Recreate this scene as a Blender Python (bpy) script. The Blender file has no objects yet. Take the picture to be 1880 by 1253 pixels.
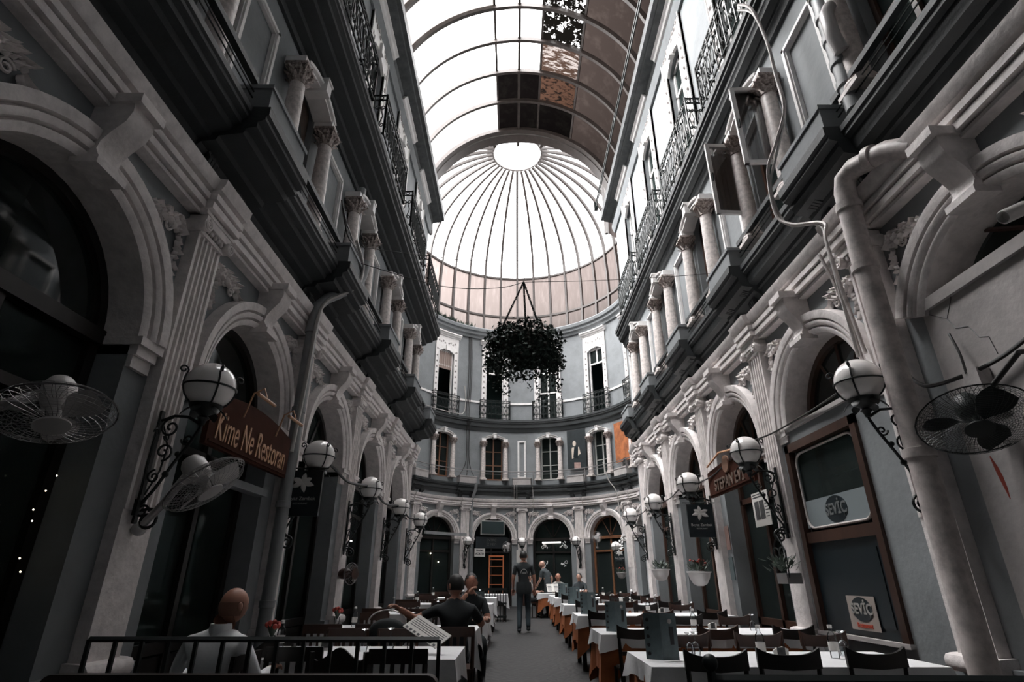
import bpy, bmesh, math, random
from mathutils import Vector, Matrix
PI=math.pi; sin=math.sin; cos=math.cos
rnd=random.Random(7)
COL=bpy.context.scene.collection
# ------------------------------------------------------------------ materials
def newmat(name):
    m=bpy.data.materials.new(name); m.use_nodes=True; nt=m.node_tree
    return m,nt,nt.nodes['Principled BSDF']
def mat(name,col,rough=.6,metal=0,noise=.0,nscale=6,col2=None,bump=0,bscale=40,spec=.5,coat=0,stretch=None):
    m,nt,b=newmat(name)
    b.inputs['Base Color'].default_value=(*col,1); b.inputs['Roughness'].default_value=rough
    b.inputs['Metallic'].default_value=metal; b.inputs['Specular IOR Level'].default_value=spec
    b.inputs['Coat Weight'].default_value=coat
    if noise or col2 or bump:
        tc=nt.nodes.new('ShaderNodeTexCoord'); src=tc.outputs['Object']
        if stretch:
            mp=nt.nodes.new('ShaderNodeMapping'); mp.inputs['Scale'].default_value=stretch
            nt.links.new(src,mp.inputs['Vector']); src=mp.outputs['Vector']
    if noise or col2:
        n=nt.nodes.new('ShaderNodeTexNoise'); n.inputs['Scale'].default_value=nscale; n.inputs['Detail'].default_value=6
        n.inputs['Roughness'].default_value=.65
        nt.links.new(src,n.inputs['Vector'])
        r=nt.nodes.new('ShaderNodeValToRGB'); nt.links.new(n.outputs['Fac'],r.inputs['Fac'])
        c2=col2 or tuple(c*(1-noise) for c in col)
        r.color_ramp.elements[0].position=.36; r.color_ramp.elements[0].color=(*c2,1)
        r.color_ramp.elements[1].position=.6; r.color_ramp.elements[1].color=(*col,1)
        nt.links.new(r.outputs['Color'],b.inputs['Base Color'])
    if bump:
        n2=nt.nodes.new('ShaderNodeTexNoise'); n2.inputs['Scale'].default_value=bscale; n2.inputs['Detail'].default_value=5
        nt.links.new(src,n2.inputs['Vector'])
        bp=nt.nodes.new('ShaderNodeBump'); bp.inputs['Strength'].default_value=bump; bp.inputs['Distance'].default_value=.02
        nt.links.new(n2.outputs['Fac'],bp.inputs['Height']); nt.links.new(bp.outputs['Normal'],b.inputs['Normal'])
    return m
M={}
M['wall']=mat('blue_grey_wall_paint',(.22,.235,.245),.75,noise=.18,nscale=1.3,bump=.25,bscale=14)
M['stucco']=mat('off_white_stucco',(.76,.71,.695),.65,noise=.22,nscale=7,bump=.35,bscale=22)
M['plaster']=mat('pale_plaster',(.46,.43,.42),.75,noise=.22,nscale=2,bump=.4,bscale=9)
M['white']=mat('white_trim_paint',(.8,.78,.77),.5,noise=.12,nscale=5)
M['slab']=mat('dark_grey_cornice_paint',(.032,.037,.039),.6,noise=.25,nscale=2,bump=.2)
M['marble']=mat('stained_marble',(.74,.67,.64),.45,noise=.35,nscale=14,bump=.2,bscale=30)
M['capital']=mat('weathered_capital',(.5,.43,.40),.7,col2=(.13,.10,.09),nscale=26,bump=.5,bscale=60)
M['iron']=mat('black_wrought_iron',(.008,.012,.012),.45,spec=.4)
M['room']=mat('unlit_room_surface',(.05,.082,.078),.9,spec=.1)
M['brown']=mat('dark_varnished_wood',(.06,.028,.018),.4,noise=.5,nscale=3,stretch=(1,1,.15))
M['chair']=mat('walnut_chair_wood',(.06,.022,.012),.32,noise=.5,nscale=4,spec=.5)
M['chairdk']=mat('dark_chair_wood',(.012,.010,.009),.35,spec=.4)
M['cloth']=mat('white_table_linen',(.74,.74,.75),.85,noise=.08,nscale=4,bump=.5,bscale=7)
M['orange']=mat('burnt_orange_linen',(.42,.13,.045),.85,noise=.25,nscale=6,bump=.3,bscale=12)
M['pipe']=mat('grey_plastic_pipe',(.27,.28,.285),.4,noise=.2,nscale=4)
M['pipew']=mat('pale_painted_pipe',(.55,.5,.48),.5,noise=.35,nscale=9)
M['cable']=mat('dark_cable_sheath',(.025,.024,.024),.5)
M['cablew']=mat('pale_cable_sheath',(.42,.4,.38),.5)
M['globe']=mat('opal_glass_globe',(.85,.82,.80),.18,spec=.6,coat=.4)
M['plasticw']=mat('white_fan_plastic',(.52,.5,.49),.35)
M['steel']=mat('galvanised_steel',(.32,.31,.31),.35,metal=.7)
M['gutter']=mat('weathered_grey_gutter',(.085,.092,.095),.55,noise=.4,nscale=5)
M['rib']=mat('rusty_roof_steel',(.045,.034,.03),.5,noise=.35,nscale=6)
M['leaf']=mat('dark_ivy_leaf',(.012,.026,.019),.6,spec=.3)
M['leaf2']=mat('green_potted_leaf',(.03,.05,.035),.6)
M['red']=mat('red_petal',(.3,.03,.02),.6)
M['redrib']=mat('red_ribbon_cloth',(.32,.05,.03),.7)
M['curtain']=mat('beige_blind_cloth',(.30,.23,.2),.8,noise=.15,nscale=8,stretch=(6,6,.2))
M['wicker']=mat('coir_basket_lining',(.10,.085,.075),.9,noise=.4,nscale=20,bump=.6)
M['menu']=mat('slate_blue_menu_card',(.12,.16,.168),.45,noise=.2,nscale=18)
M['menud']=mat('dark_menu_print',(.02,.02,.022),.5)
M['menuw']=mat('pale_menu_print',(.45,.42,.4),.5)
M['paper']=mat('white_printed_paper',(.6,.58,.55),.7)
M['papergr']=mat('grey_printed_panel',(.06,.06,.062),.7,noise=.6,nscale=24)
M['signblk']=mat('black_sign_board',(.008,.014,.018),.35)
M['signbr']=mat('brown_sign_board',(.06,.02,.012),.85,spec=.1,noise=.3,nscale=3)
M['goldtx']=mat('copper_sign_lettering',(.5,.27,.15),.4)
M['whitetx']=mat('white_sign_lettering',(.6,.58,.56),.5)
M['redtx']=mat('red_sign_lettering',(.45,.06,.03),.5)
M['skin']=mat('skin',(.36,.17,.115),.5)
M['skinlt']=mat('light_skin',(.42,.24,.18),.5)
M['shirtw']=mat('white_cotton_shirt',(.78,.79,.8),.8,bump=.5,bscale=5)
M['shirtb']=mat('black_cotton_shirt',(.010,.014,.016),.85)
M['shirtg']=mat('grey_cotton_shirt',(.04,.05,.055),.85)
M['jeans']=mat('blue_denim',(.045,.065,.08),.85,noise=.3,nscale=10)
M['hair']=mat('dark_hair',(.008,.007,.006),.6)
M['shoe']=mat('dark_shoe',(.012,.015,.018),.5)
M['orangewood']=mat('orange_painted_frame',(.55,.16,.06),.5)
M['screen']=mat('switched_off_screen',(.02,.035,.036),.25)
M['seam']=mat('grey_metal_frame',(.4,.4,.38),.4)
M['stonefl']=None
def floor_mat():
    m,nt,b=newmat('dark_cobblestone')
    tc=nt.nodes.new('ShaderNodeTexCoord'); v=nt.nodes.new('ShaderNodeTexVoronoi'); v.feature='DISTANCE_TO_EDGE'; v.inputs['Scale'].default_value=9
    v2=nt.nodes.new('ShaderNodeTexVoronoi'); v2.inputs['Scale'].default_value=9
    nt.links.new(tc.outputs['Object'],v.inputs['Vector']); nt.links.new(tc.outputs['Object'],v2.inputs['Vector'])
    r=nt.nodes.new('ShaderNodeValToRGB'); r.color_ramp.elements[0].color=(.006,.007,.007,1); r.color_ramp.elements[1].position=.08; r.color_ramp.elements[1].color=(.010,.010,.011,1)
    nt.links.new(v.outputs['Distance'],r.inputs['Fac'])
    mx=nt.nodes.new('ShaderNodeMix'); mx.data_type='RGBA'; mx.blend_type='MULTIPLY'; mx.inputs[0].default_value=.6
    nt.links.new(r.outputs['Color'],mx.inputs[6]); nt.links.new(v2.outputs['Color'],mx.inputs[7]); 
    hs=nt.nodes.new('ShaderNodeHueSaturation'); hs.inputs['Saturation'].default_value=.08; hs.inputs['Value'].default_value=1.0
    nt.links.new(mx.outputs[2],hs.inputs['Color']); nt.links.new(hs.outputs['Color'],b.inputs['Base Color'])
    bp=nt.nodes.new('ShaderNodeBump'); bp.inputs['Strength'].default_value=.6; bp.inputs['Distance'].default_value=.02
    nt.links.new(v.outputs['Distance'],bp.inputs['Height']); nt.links.new(bp.outputs['Normal'],b.inputs['Normal'])
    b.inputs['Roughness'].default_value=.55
    return m
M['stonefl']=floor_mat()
def glass_mat(name,tint=(.75,.8,.8),gl=.06,rough=.03,black_lift=0):
    m=bpy.data.materials.new(name); m.use_nodes=True; nt=m.node_tree; nt.nodes.clear()
    o=nt.nodes.new('ShaderNodeOutputMaterial'); t=nt.nodes.new('ShaderNodeBsdfTransparent'); t.inputs['Color'].default_value=(*tint,1)
    g=nt.nodes.new('ShaderNodeBsdfGlossy'); g.inputs['Roughness'].default_value=rough
    f=nt.nodes.new('ShaderNodeFresnel'); f.inputs['IOR'].default_value=1.3
    mu=nt.nodes.new('ShaderNodeMath'); mu.operation='MULTIPLY'; mu.inputs[1].default_value=gl; nt.links.new(f.outputs[0],mu.inputs[0])
    mx=nt.nodes.new('ShaderNodeMixShader'); nt.links.new(mu.outputs[0],mx.inputs[0]); nt.links.new(t.outputs[0],mx.inputs[1]); nt.links.new(g.outputs[0],mx.inputs[2])
    last=mx.outputs[0]
    if black_lift:
        df=nt.nodes.new('ShaderNodeBsdfDiffuse'); df.inputs['Color'].default_value=(.3,.37,.36,1); m3=nt.nodes.new('ShaderNodeMixShader'); m3.inputs[0].default_value=black_lift  # thin teal diffuse veil, painted in to lift the blacks behind the panes
        nt.links.new(last,m3.inputs[1]); nt.links.new(df.outputs[0],m3.inputs[2]); last=m3.outputs[0]
    nt.links.new(last,o.inputs[0]); return m
M['pane']=glass_mat('smoked_window_glass',(.4,.46,.45),.12,black_lift=.05)
M['cup']=glass_mat('clear_drinking_glass',(.9,.92,.93),2.2,.02)
def roof_mat(name,trans,transl,dirt=None,dscale=4,dthr=.5,stretch=(1,1,1),dsharp=.05):
    """sheet glazing: part see-through, part milky; dirt = colour of grime patches"""
    m=bpy.data.materials.new(name); m.use_nodes=True; nt=m.node_tree; nt.nodes.clear()
    o=nt.nodes.new('ShaderNodeOutputMaterial'); t=nt.nodes.new('ShaderNodeBsdfTransparent'); t.inputs['Color'].default_value=(*trans,1)
    l=nt.nodes.new('ShaderNodeBsdfTranslucent'); l.inputs['Color'].default_value=(*transl,1)
    ad=nt.nodes.new('ShaderNodeAddShader'); nt.links.new(t.outputs[0],ad.inputs[0]); nt.links.new(l.outputs[0],ad.inputs[1])
    out=ad.outputs[0]
    if dirt:
        tc=nt.nodes.new('ShaderNodeTexCoord'); mp=nt.nodes.new('ShaderNodeMapping'); mp.inputs['Scale'].default_value=stretch
        n=nt.nodes.new('ShaderNodeTexNoise'); n.inputs['Scale'].default_value=dscale; n.inputs['Detail'].default_value=8; n.inputs['Roughness'].default_value=.7
        nt.links.new(tc.outputs['Object'],mp.inputs[0]); nt.links.new(mp.outputs[0],n.inputs['Vector'])
        r=nt.nodes.new('ShaderNodeValToRGB'); r.color_ramp.elements[0].position=dthr; r.color_ramp.elements[0].color=(1,1,1,1)
        r.color_ramp.elements[1].position=min(1,dthr+dsharp); r.color_ramp.elements[1].color=(0,0,0,1)
        nt.links.new(n.outputs['Fac'],r.inputs['Fac'])
        d=nt.nodes.new('ShaderNodeBsdfTranslucent'); d.inputs['Color'].default_value=(*dirt,1)
        mx=nt.nodes.new('ShaderNodeMixShader'); nt.links.new(r.outputs['Color'],mx.inputs[0]); nt.links.new(out,mx.inputs[1]); nt.links.new(d.outputs[0],mx.inputs[2]); out=mx.outputs[0]
    nt.links.new(out,o.inputs[0]); return m
M['gclear']=roof_mat('clean_roof_sheet',(.85,.85,.86),(.1,.1,.1))
M['gdome']=roof_mat('speckled_dome_sheet',(.50,.50,.505),(.06,.06,.06),dirt=(.04,.035,.032),dscale=11,dthr=.33,dsharp=.04)
M['gpink']=roof_mat('milky_drum_sheet',(.0,.0,.0),(.085,.072,.069),dirt=(.068,.057,.054),dscale=3,dthr=.48,stretch=(2,2,.3),dsharp=.2)
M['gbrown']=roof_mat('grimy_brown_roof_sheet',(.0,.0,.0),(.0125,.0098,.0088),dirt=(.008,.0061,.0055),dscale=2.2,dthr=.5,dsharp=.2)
M['gdark']=roof_mat('sooty_and_light_blocking_roof_sheet',(.0,.0,.0),(.0009,.0008,.0007),dirt=(.0005,.0004,.0004),dscale=3,dthr=.5,dsharp=.2)  # soot on the far panels; over the near rows it only blocks light
M['gleafy']=roof_mat('leaf_littered_roof_sheet',(.7,.7,.7),(.1,.1,.1),dirt=(.0008,.0007,.0006),dscale=5,dthr=.56,dsharp=.02)
M['gmottle']=roof_mat('mottled_roof_sheet',(.04,.037,.036),(.035,.03,.028),dirt=(.009,.0055,.0042),dscale=3,dthr=.5,stretch=(1,4,1),dsharp=.06)
M['grust']=roof_mat('rust_mottled_roof_sheet',(.0,.0,.0),(.011,.0058,.004),dirt=(.0013,.0010,.0009),dscale=5,dthr=.42,stretch=(1,2,1),dsharp=.08)
# ------------------------------------------------------------------ mesh builder
class Flat:
    lh=False
    def __call__(s,u,w,z): return (u,w,z)
class Left:
    def __init__(s,x): s.x=x
    def __call__(s,u,w,z): return (s.x+w,u,z)
class Right:
    def __init__(s,x): s.x=x
    def __call__(s,u,w,z): return (s.x-w,u,z)
AC=(.15,22.25); AR=5.4
class Apse:
    def __call__(s,u,w,z):
        a=u/AR; return (AC[0]+(AR-w)*sin(a),AC[1]+(AR-w)*cos(a),z)
ML=Left(-3.08); MR=Right(3.62); MA=Apse(); M0=Flat()
class MB:
    def __init__(s,M=None): s.v=[];s.f=[];s.mi=[];s.M=M or M0;s.cur=0
    def p(s,u,w,z): s.v.append(tuple(s.M(u,w,z))); return len(s.v)-1
    def raw(s,x,y,z): s.v.append((x,y,z)); return len(s.v)-1
    def face(s,idx): s.f.append(tuple(idx)); s.mi.append(s.cur)
    def box(s,u0,u1,w0,w1,z0,z1,n=1,R=None):
        ids=[]
        for i in range(n+1):
            u=u0+(u1-u0)*i/n; ids.append([s._q((u,w,z),R) for (w,z) in ((w0,z0),(w1,z0),(w1,z1),(w0,z1))])
        for i in range(n):
            a,b=ids[i],ids[i+1]
            for j in range(4): k=(j+1)%4; s.face((a[j],b[j],b[k],a[k]))
        s.face(ids[0]); s.face(ids[-1][::-1])
    def _q(s,c,R):
        if R is not None: return s.raw(*(R@Vector(c)))
        return s.p(*c)
    def sweep(s,prof,u0,u1,n=1,closed=True,caps=True):
        rings=[]
        for i in range(n+1):
            u=u0+(u1-u0)*i/n; rings.append([s.p(u,w,z) for w,z in prof])
        m=len(prof)
        for i in range(n):
            for j in range(m if closed else m-1):
                k=(j+1)%m; s.face((rings[i][j],rings[i+1][j],rings[i+1][k],rings[i][k]))
        if closed and caps: s.face(rings[0]); s.face(rings[-1][::-1])
    def arch(s,prof,uc,zc,a0=0,a1=PI,n=28,closed=True,ez=1.):
        """prof: list of (r,w) swept round a centre in the wall plane"""
        rings=[]
        for i in range(n+1):
            a=a0+(a1-a0)*i/n; rings.append([s.p(uc+r*cos(a),w,zc+r*sin(a)*ez) for r,w in prof])
        m=len(prof)
        for i in range(n):
            for j in range(m if closed else m-1):
                k=(j+1)%m; s.face((rings[i][j],rings[i+1][j],rings[i+1][k],rings[i][k]))
        if closed: s.face(rings[0]); s.face(rings[-1][::-1])
    def poly(s,pts,w0,w1):
        """polygon of (u,z) extruded w0..w1"""
        a=[s.p(u,w0,z) for u,z in pts]; b=[s.p(u,w1,z) for u,z in pts]; n=len(pts)
        s.face(a); s.face(b[::-1])
        for i in range(n): k=(i+1)%n; s.face((a[i],b[i],b[k],a[k]))
    def lathe(s,prof,c=(0,0,0),n=16,R=None,sx=1,sy=1,cap=True):
        rings=[]
        for r,z in prof:
            rings.append([s._q((c[0]+r*cos(2*PI*k/n)*sx,c[1]+r*sin(2*PI*k/n)*sy,c[2]+z),R) for k in range(n)])
        for i in range(len(rings)-1):
            for j in range(n): k=(j+1)%n; s.face((rings[i][j],rings[i][k],rings[i+1][k],rings[i+1][j]))
        if cap: s.face(rings[0][::-1]); s.face(rings[-1])
    def tube(s,pts,r=.01,n=6,cap=True,closed=False):
        P=[Vector(p) for p in pts]; rings=[]; m=len(P); up=None
        for i in range(m):
            if closed: t=P[(i+1)%m]-P[i-1]
            else: t=P[min(i+1,m-1)]-P[max(i-1,0)]
            if t.length<1e-9: t=Vector((0,0,1))
            t.normalize()
            if up is None:
                up=Vector((0,0,1)) if abs(t.z)<.9 else Vector((1,0,0))
            up=(up-t*up.dot(t))
            if up.length<1e-6: up=t.orthogonal()
            up.normalize(); sd=t.cross(up)
            rr=r[i] if isinstance(r,(list,tuple)) else r
            rings.append([s.raw(*(P[i]+(up*cos(2*PI*k/n)+sd*sin(2*PI*k/n))*rr)) for k in range(n)])
        for i in range(m if closed else m-1):
            a,b=rings[i],rings[(i+1)%m]
            for j in range(n): k=(j+1)%n; s.face((a[j],a[k],b[k],b[j]))
        if cap and not closed: s.face(rings[0][::-1]); s.face(rings[-1])
    def ball(s,c,r,n=12,m=8,sx=1,sy=1,sz=1,R=None):
        prof=[(max(.0005,r*sin(PI*i/m)),-r*cos(PI*i/m)*sz) for i in range(m+1)]
        s.lathe([(a,b) for a,b in prof],c,n,R,sx,sy,cap=False)
    def leaf(s,c,d,nrm,L,W,T=.012,curl=.0):
        """thick pointed leaf from c along d, normal nrm"""
        c=Vector(c); d=Vector(d).normalized(); nrm=Vector(nrm); nrm=(nrm-d*nrm.dot(d)).normalized(); sd=d.cross(nrm)
        top=[];N=4
        spine=[];lft=[];rgt=[];bot=[]
        for i in range(N+1):
            t=i/N; wd=W*sin(PI*min(1,t*.9+.08))*.5+.001; q=c+d*L*t+nrm*curl*L*t*t
            spine.append(s.raw(*(q+nrm*T))); lft.append(s.raw(*(q+sd*wd))); rgt.append(s.raw(*(q-sd*wd))); bot.append(s.raw(*(q-nrm*T*.5)))
        for i in range(N):
            s.face((lft[i],lft[i+1],spine[i+1],spine[i])); s.face((spine[i],spine[i+1],rgt[i+1],rgt[i]))
            s.face((rgt[i],rgt[i+1],bot[i+1],bot[i])); s.face((bot[i],bot[i+1],lft[i+1],lft[i]))
    def build(s,name,mats,parent=None,loc=None,smooth=35,kind=None):
        me=bpy.data.meshes.new(name); v=s.v
        if loc is not None: lx,ly,lz=loc; v=[(a-lx,b-ly,c-lz) for a,b,c in v]
        me.from_pydata(v,[],s.f); me.update()
        if not isinstance(mats,(list,tuple)): mats=[mats]
        for m in mats: me.materials.append(m)
        if len(mats)>1:
            for p_,i in zip(me.polygons,s.mi): p_.material_index=i
        bm=bmesh.new(); bm.from_mesh(me); bmesh.ops.recalc_face_normals(bm,faces=bm.faces); bm.to_mesh(me); bm.free()
        if smooth:
            for p_ in me.polygons: p_.use_smooth=True
            me.set_sharp_from_angle(angle=math.radians(smooth))
        o=bpy.data.objects.new(name,me); COL.objects.link(o)
        if loc is not None: o.location=loc
        if parent is not None:
            o.parent=parent
        if kind: o['kind']=kind
        return o
def tag(o,label,cat,group=None,kind=None):
    o['label']=label; o['category']=cat
    if group: o['group']=group
    if kind: o['kind']=kind
    return o
def empty(name,loc,label=None,cat=None,group=None,kind=None,rz=0):
    o=bpy.data.objects.new(name,None); COL.objects.link(o); o.location=loc; o.rotation_euler=(0,0,rz); o.empty_display_size=.1
    if label: tag(o,label,cat,group,kind)
    return o
def dup(root,loc=None,rz=None,label=None,group=None,mw=None):
    def cp(o,par):
        c=o.copy(); COL.objects.link(c); c.parent=par
        for ch in list(o.children): cp(ch,c)
        return c
    r=cp(root,None)
    if mw is not None: r.matrix_world=mw
    if loc is not None: r.location=loc
    if rz is not None: r.rotation_euler=(0,0,rz)
    if label: r['label']=label
    if group: r['group']=group
    return r
def local(b,name,m,root,smooth=35,label=None):
    """part built in its thing's own coordinates"""
    o=b.build(name,m,root,smooth=smooth)
    if label: o['label']=label
    return o
def wpart(b,name,m,root,smooth=35,label=None):
    """part whose vertices were made in world coordinates; root is unrotated"""
    l=root.location; b.v=[(x-l[0],y-l[1],z-l[2]) for x,y,z in b.v]
    return local(b,name,m,root,smooth,label)
def text_part(s,size,m,root,mtx,name='lettering',ext=.004,align='CENTER',sx=1,shear=0,bold=0):
    cu=bpy.data.curves.new(name,'FONT'); cu.body=s; cu.size=size; cu.extrude=ext; cu.align_x=align; cu.align_y='CENTER'; cu.shear=shear; cu.offset=bold
    t=bpy.data.objects.new(name,cu); COL.objects.link(t)
    bpy.context.view_layer.update()
    me=bpy.data.meshes.new_from_object(t); bpy.data.objects.remove(t); bpy.data.curves.remove(cu)
    me.transform(mtx@Matrix.Diagonal((sx,1,1,1))); me.materials.clear(); me.materials.append(m)
    o=bpy.data.objects.new(name,me); COL.objects.link(o); o.parent=root
    return o
def basis(right,up,pos):
    r=Vector(right).normalized(); u=Vector(up).normalized(); n=r.cross(u)
    m=Matrix.Identity(4)
    for i in range(3): m[i][0]=r[i];m[i][1]=u[i];m[i][2]=n[i];m[i][3]=pos[i]
    return m
def spiral(c,r0,turns,a0,e1,e2,n=18,rmin=.18,dirn=1):
    """points of an inward spiral in the plane of unit vectors e1,e2"""
    out=[]
    for i in range(n+1):
        t=i/n; a=a0+dirn*turns*2*PI*t; r=r0*(1-(1-rmin)*t)
        out.append(tuple(c[k]+e1[k]*r*cos(a)+e2[k]*r*sin(a) for k in range(3)))
    return out
WB={2:'left edge',3:'centre left',4:'centre right',5:'right',6:'right edge'}
ORD=['nearest','second','third','fourth','fifth','farthest']
# ------------------------------------------------------------------ layout
LP=[1.70,4.53,7.37,10.20,13.03,15.86]          # pilaster centres, left wall
RP=[2.11,4.82,7.53,10.24,12.95,15.66]
LB=[(LP[i]+LP[i+1])/2 for i in range(5)]
RB=[(RP[i]+RP[i+1])/2 for i in range(5)]
D2=AR*math.radians(30)                           # apse bay
A0=AR*math.radians(2)
AP=[A0+D2*k for k in (-4,-3,-2,-1,0,1,2,3,4)]
AB=[A0+D2*(k+.5) for k in (-4,-3,-2,-1,0,1,2,3)]
SP=3.05; RO=.92
END=16.45
def fz(y): return max(0.,min(.16,(y-7)*.022))
SIDES=[('left',ML,LP,LB),('right',MR,RP,RB),('back',MA,AP,AB)]
# ------------------------------------------------------------------ walls
def bay_face(b,u0,u1,z0,z1,ops,nu=1,depth=.3):
    """wall skin between u0,u1,z0,z1 with openings ops=(uc,hw,zb,zs,rise) (rise>0: arched head)"""
    cur=u0
    for (uc,hw,zb,zs,rise) in sorted(ops):
        def strip(a,c,za,zb_,n=nu):
            r=[(b.p(a+(c-a)*i/n,0,za),b.p(a+(c-a)*i/n,0,zb_)) for i in range(n+1)]
            for i in range(n): b.face((r[i][0],r[i+1][0],r[i+1][1],r[i][1]))
        if uc-hw>cur+1e-4: strip(cur,uc-hw,z0,z1)
        if zb>z0+1e-4: strip(uc-hw,uc+hw,z0,zb,max(1,nu))
        n=24 if rise else max(1,nu)
        pts=[]
        for i in range(n+1):
            if rise: a=PI-PI*i/n; uu=uc+hw*cos(a); zz=zs+rise*sin(a)
            else: uu=uc-hw+2*hw*i/n; zz=zs
            pts.append((uu,zz))
        top=[(b.p(u,0,z),b.p(u,0,z1)) for u,z in pts]
        for i in range(n): b.face((top[i][0],top[i+1][0],top[i+1][1],top[i][1]))
        # reveal
        loop=[(uc-hw,zb)]+pts+[(uc+hw,zb)]
        rv=[(b.p(u,0,z),b.p(u,-depth,z)) for u,z in loop]
        m=len(rv)
        for i in range(m if zb>z0+1e-4 else m-1): k=(i+1)%m; b.face((rv[i][0],rv[i][1],rv[k][1],rv[k][0]))
        cur=uc+hw
    if u1>cur+1e-4: 
        r=[(b.p(cur+(u1-cur)*i/nu,0,z0),b.p(cur+(u1-cur)*i/nu,0,z1)) for i in range(nu+1)]
        for i in range(nu): b.face((r[i][0],r[i+1][0],r[i+1][1],r[i][1]))
ZT=13.7
for side,MM,PP,BB in SIDES:
    b=MB(MM); nu=4 if side=='back' else 1
    lo,hi=(-1.2,END) if side!='back' else (AR*math.radians(-128),AR*math.radians(128))
    edges=[lo]+[ (BB[i]+BB[i+1])/2 for i in range(len(BB)-1)]+[hi]
    for i,uc in enumerate(BB):
        u0,u1=edges[i],edges[i+1]
        zb=0.0
        bay_face(b,u0,u1,-.1,5.3,[(uc,RO,zb,SP,RO)],nu,.34)
        hw2=.46; bay_face(b,u0,u1,5.3,8.5,[(uc,hw2,5.75,7.72,.3)],nu,.22)
        bay_face(b,u0,u1,8.5,ZT,[(uc,.48,8.85,12.0,.2)],nu,.2)
    # rooms behind the wall skin (second material): floors, rear wall, party walls
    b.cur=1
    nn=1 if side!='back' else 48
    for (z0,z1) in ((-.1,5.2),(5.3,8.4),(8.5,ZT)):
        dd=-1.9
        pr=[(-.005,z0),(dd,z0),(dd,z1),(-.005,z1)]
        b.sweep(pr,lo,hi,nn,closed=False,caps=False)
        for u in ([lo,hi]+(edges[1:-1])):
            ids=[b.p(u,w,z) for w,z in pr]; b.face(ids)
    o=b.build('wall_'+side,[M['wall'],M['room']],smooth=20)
    tag(o,{'left':'blue grey arcaded wall with dark rooms behind along the left of the passage','right':'blue grey arcaded wall with dark rooms behind along the right of the passage','back':'curved blue grey arcaded wall closing the far end under the dome'}[side],'wall',kind='structure')
# return walls between passage and rotunda, front wall behind the camera
def wallstrip(name,pts,label,m=None,z0=-.1,z1=ZT):
    b=MB(); r=[]
    for x,y in pts: r.append((b.p(x,y,z0),b.p(x,y,z1)))
    for i in range(len(r)-1): b.face((r[i][0],r[i+1][0],r[i+1][1],r[i][1]))
    o=b.build(name,m or M['wall'],smooth=0); tag(o,label,'wall',kind='structure')
aL=MA(AR*math.radians(-128),0,0); aR=MA(AR*math.radians(128),0,0)
wallstrip('wall_left_return',[(-3.08,END),aL[:2]],'short grey wall turning from the left arcade into the rotunda')
wallstrip('wall_right_return',[(3.62,END),aR[:2]],'short grey wall turning from the right arcade into the rotunda')
wallstrip('wall_front',[(-3.08,-1.2),(3.62,-1.2)],'plain grey wall behind the camera',z1=17.6)
# ------------------------------------------------------------------ floor
b=MB(); ys=[-1.2,2,4,6,7,8,9,10,11,12,13,14,15,18,22,29]
def strip(b,x0,x1,dz=0):
    r=[(b.p(x0,y,fz(y)+dz),b.p(x1,y,fz(y)+dz)) for y in ys]
    for i in range(len(r)-1): b.face((r[i][0],r[i][1],r[i+1][1],r[i+1][0]))
strip(b,-6,6.5,0)
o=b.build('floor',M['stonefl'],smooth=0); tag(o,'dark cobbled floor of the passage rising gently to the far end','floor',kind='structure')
def platform(x0,x1,y0,y1,n,label):
    b=MB(Left(0)); pr=[(x0,-.02),(x1,-.02),(x1,.10),(x0,.10)]
    R=[]
    yy=[y0]+[y for y in ys if y0<y<y1]+[y1]
    for y in yy: R.append([b.p(y,w,z+fz(y)) for w,z in pr])
    for i in range(len(R)-1):
        for j in range(4): k=(j+1)%4; b.face((R[i][j],R[i+1][j],R[i+1][k],R[i][k]))
    b.face(R[0]); b.face(R[-1])
    o=b.build(n,M['slabfloor'],smooth=0); tag(o,label,'platform',kind='structure')
M['slabfloor']=mat('dark_platform_boards',(.03,.03,.032),.6,noise=.3,nscale=3)
# low seating edge along the left tables, stepped curb
platform(-3.08,-.5,2.2,12.6,'trim_1','low dark seating platform with a square edge along the left of the walkway')
# ------------------------------------------------------------------ trims
TN=[2]
def trim(b,m,label,smooth=30,cat='moulding',name=None):
    o=b.build(name or 'trim_%d'%TN[0],m,smooth=smooth); TN[0]+=1
    tag(o,label,cat,kind='structure'); return o
SN={'left':'left wall','right':'right wall','back':'curved end wall'}
def sides_par(side):
    return {'left':dict(m2=.52,b2=.70,l3=.64,rail3=.46,colw=.18,eave=.55),'right':dict(m2=.30,b2=.47,l3=.32,rail3=.30,colw=.14,eave=.5),'back':dict(m2=.22,b2=.36,l3=.26,rail3=.26,colw=.16,eave=.2)}[side]
ENT=[(0,4.44),(.11,4.44),(.11,4.475),(.07,4.48),(.07,4.49),(.15,4.495),(.15,4.565),(.09,4.57),(.09,4.585),(.17,4.59),(.17,4.655),(.11,4.66),(.11,4.68),(.19,4.70),(.22,4.76),(.23,4.82),(0,4.86)]
def off(pr,d,dz=0): return [(w+d if w>0 else w,z+dz) for w,z in pr]
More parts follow.
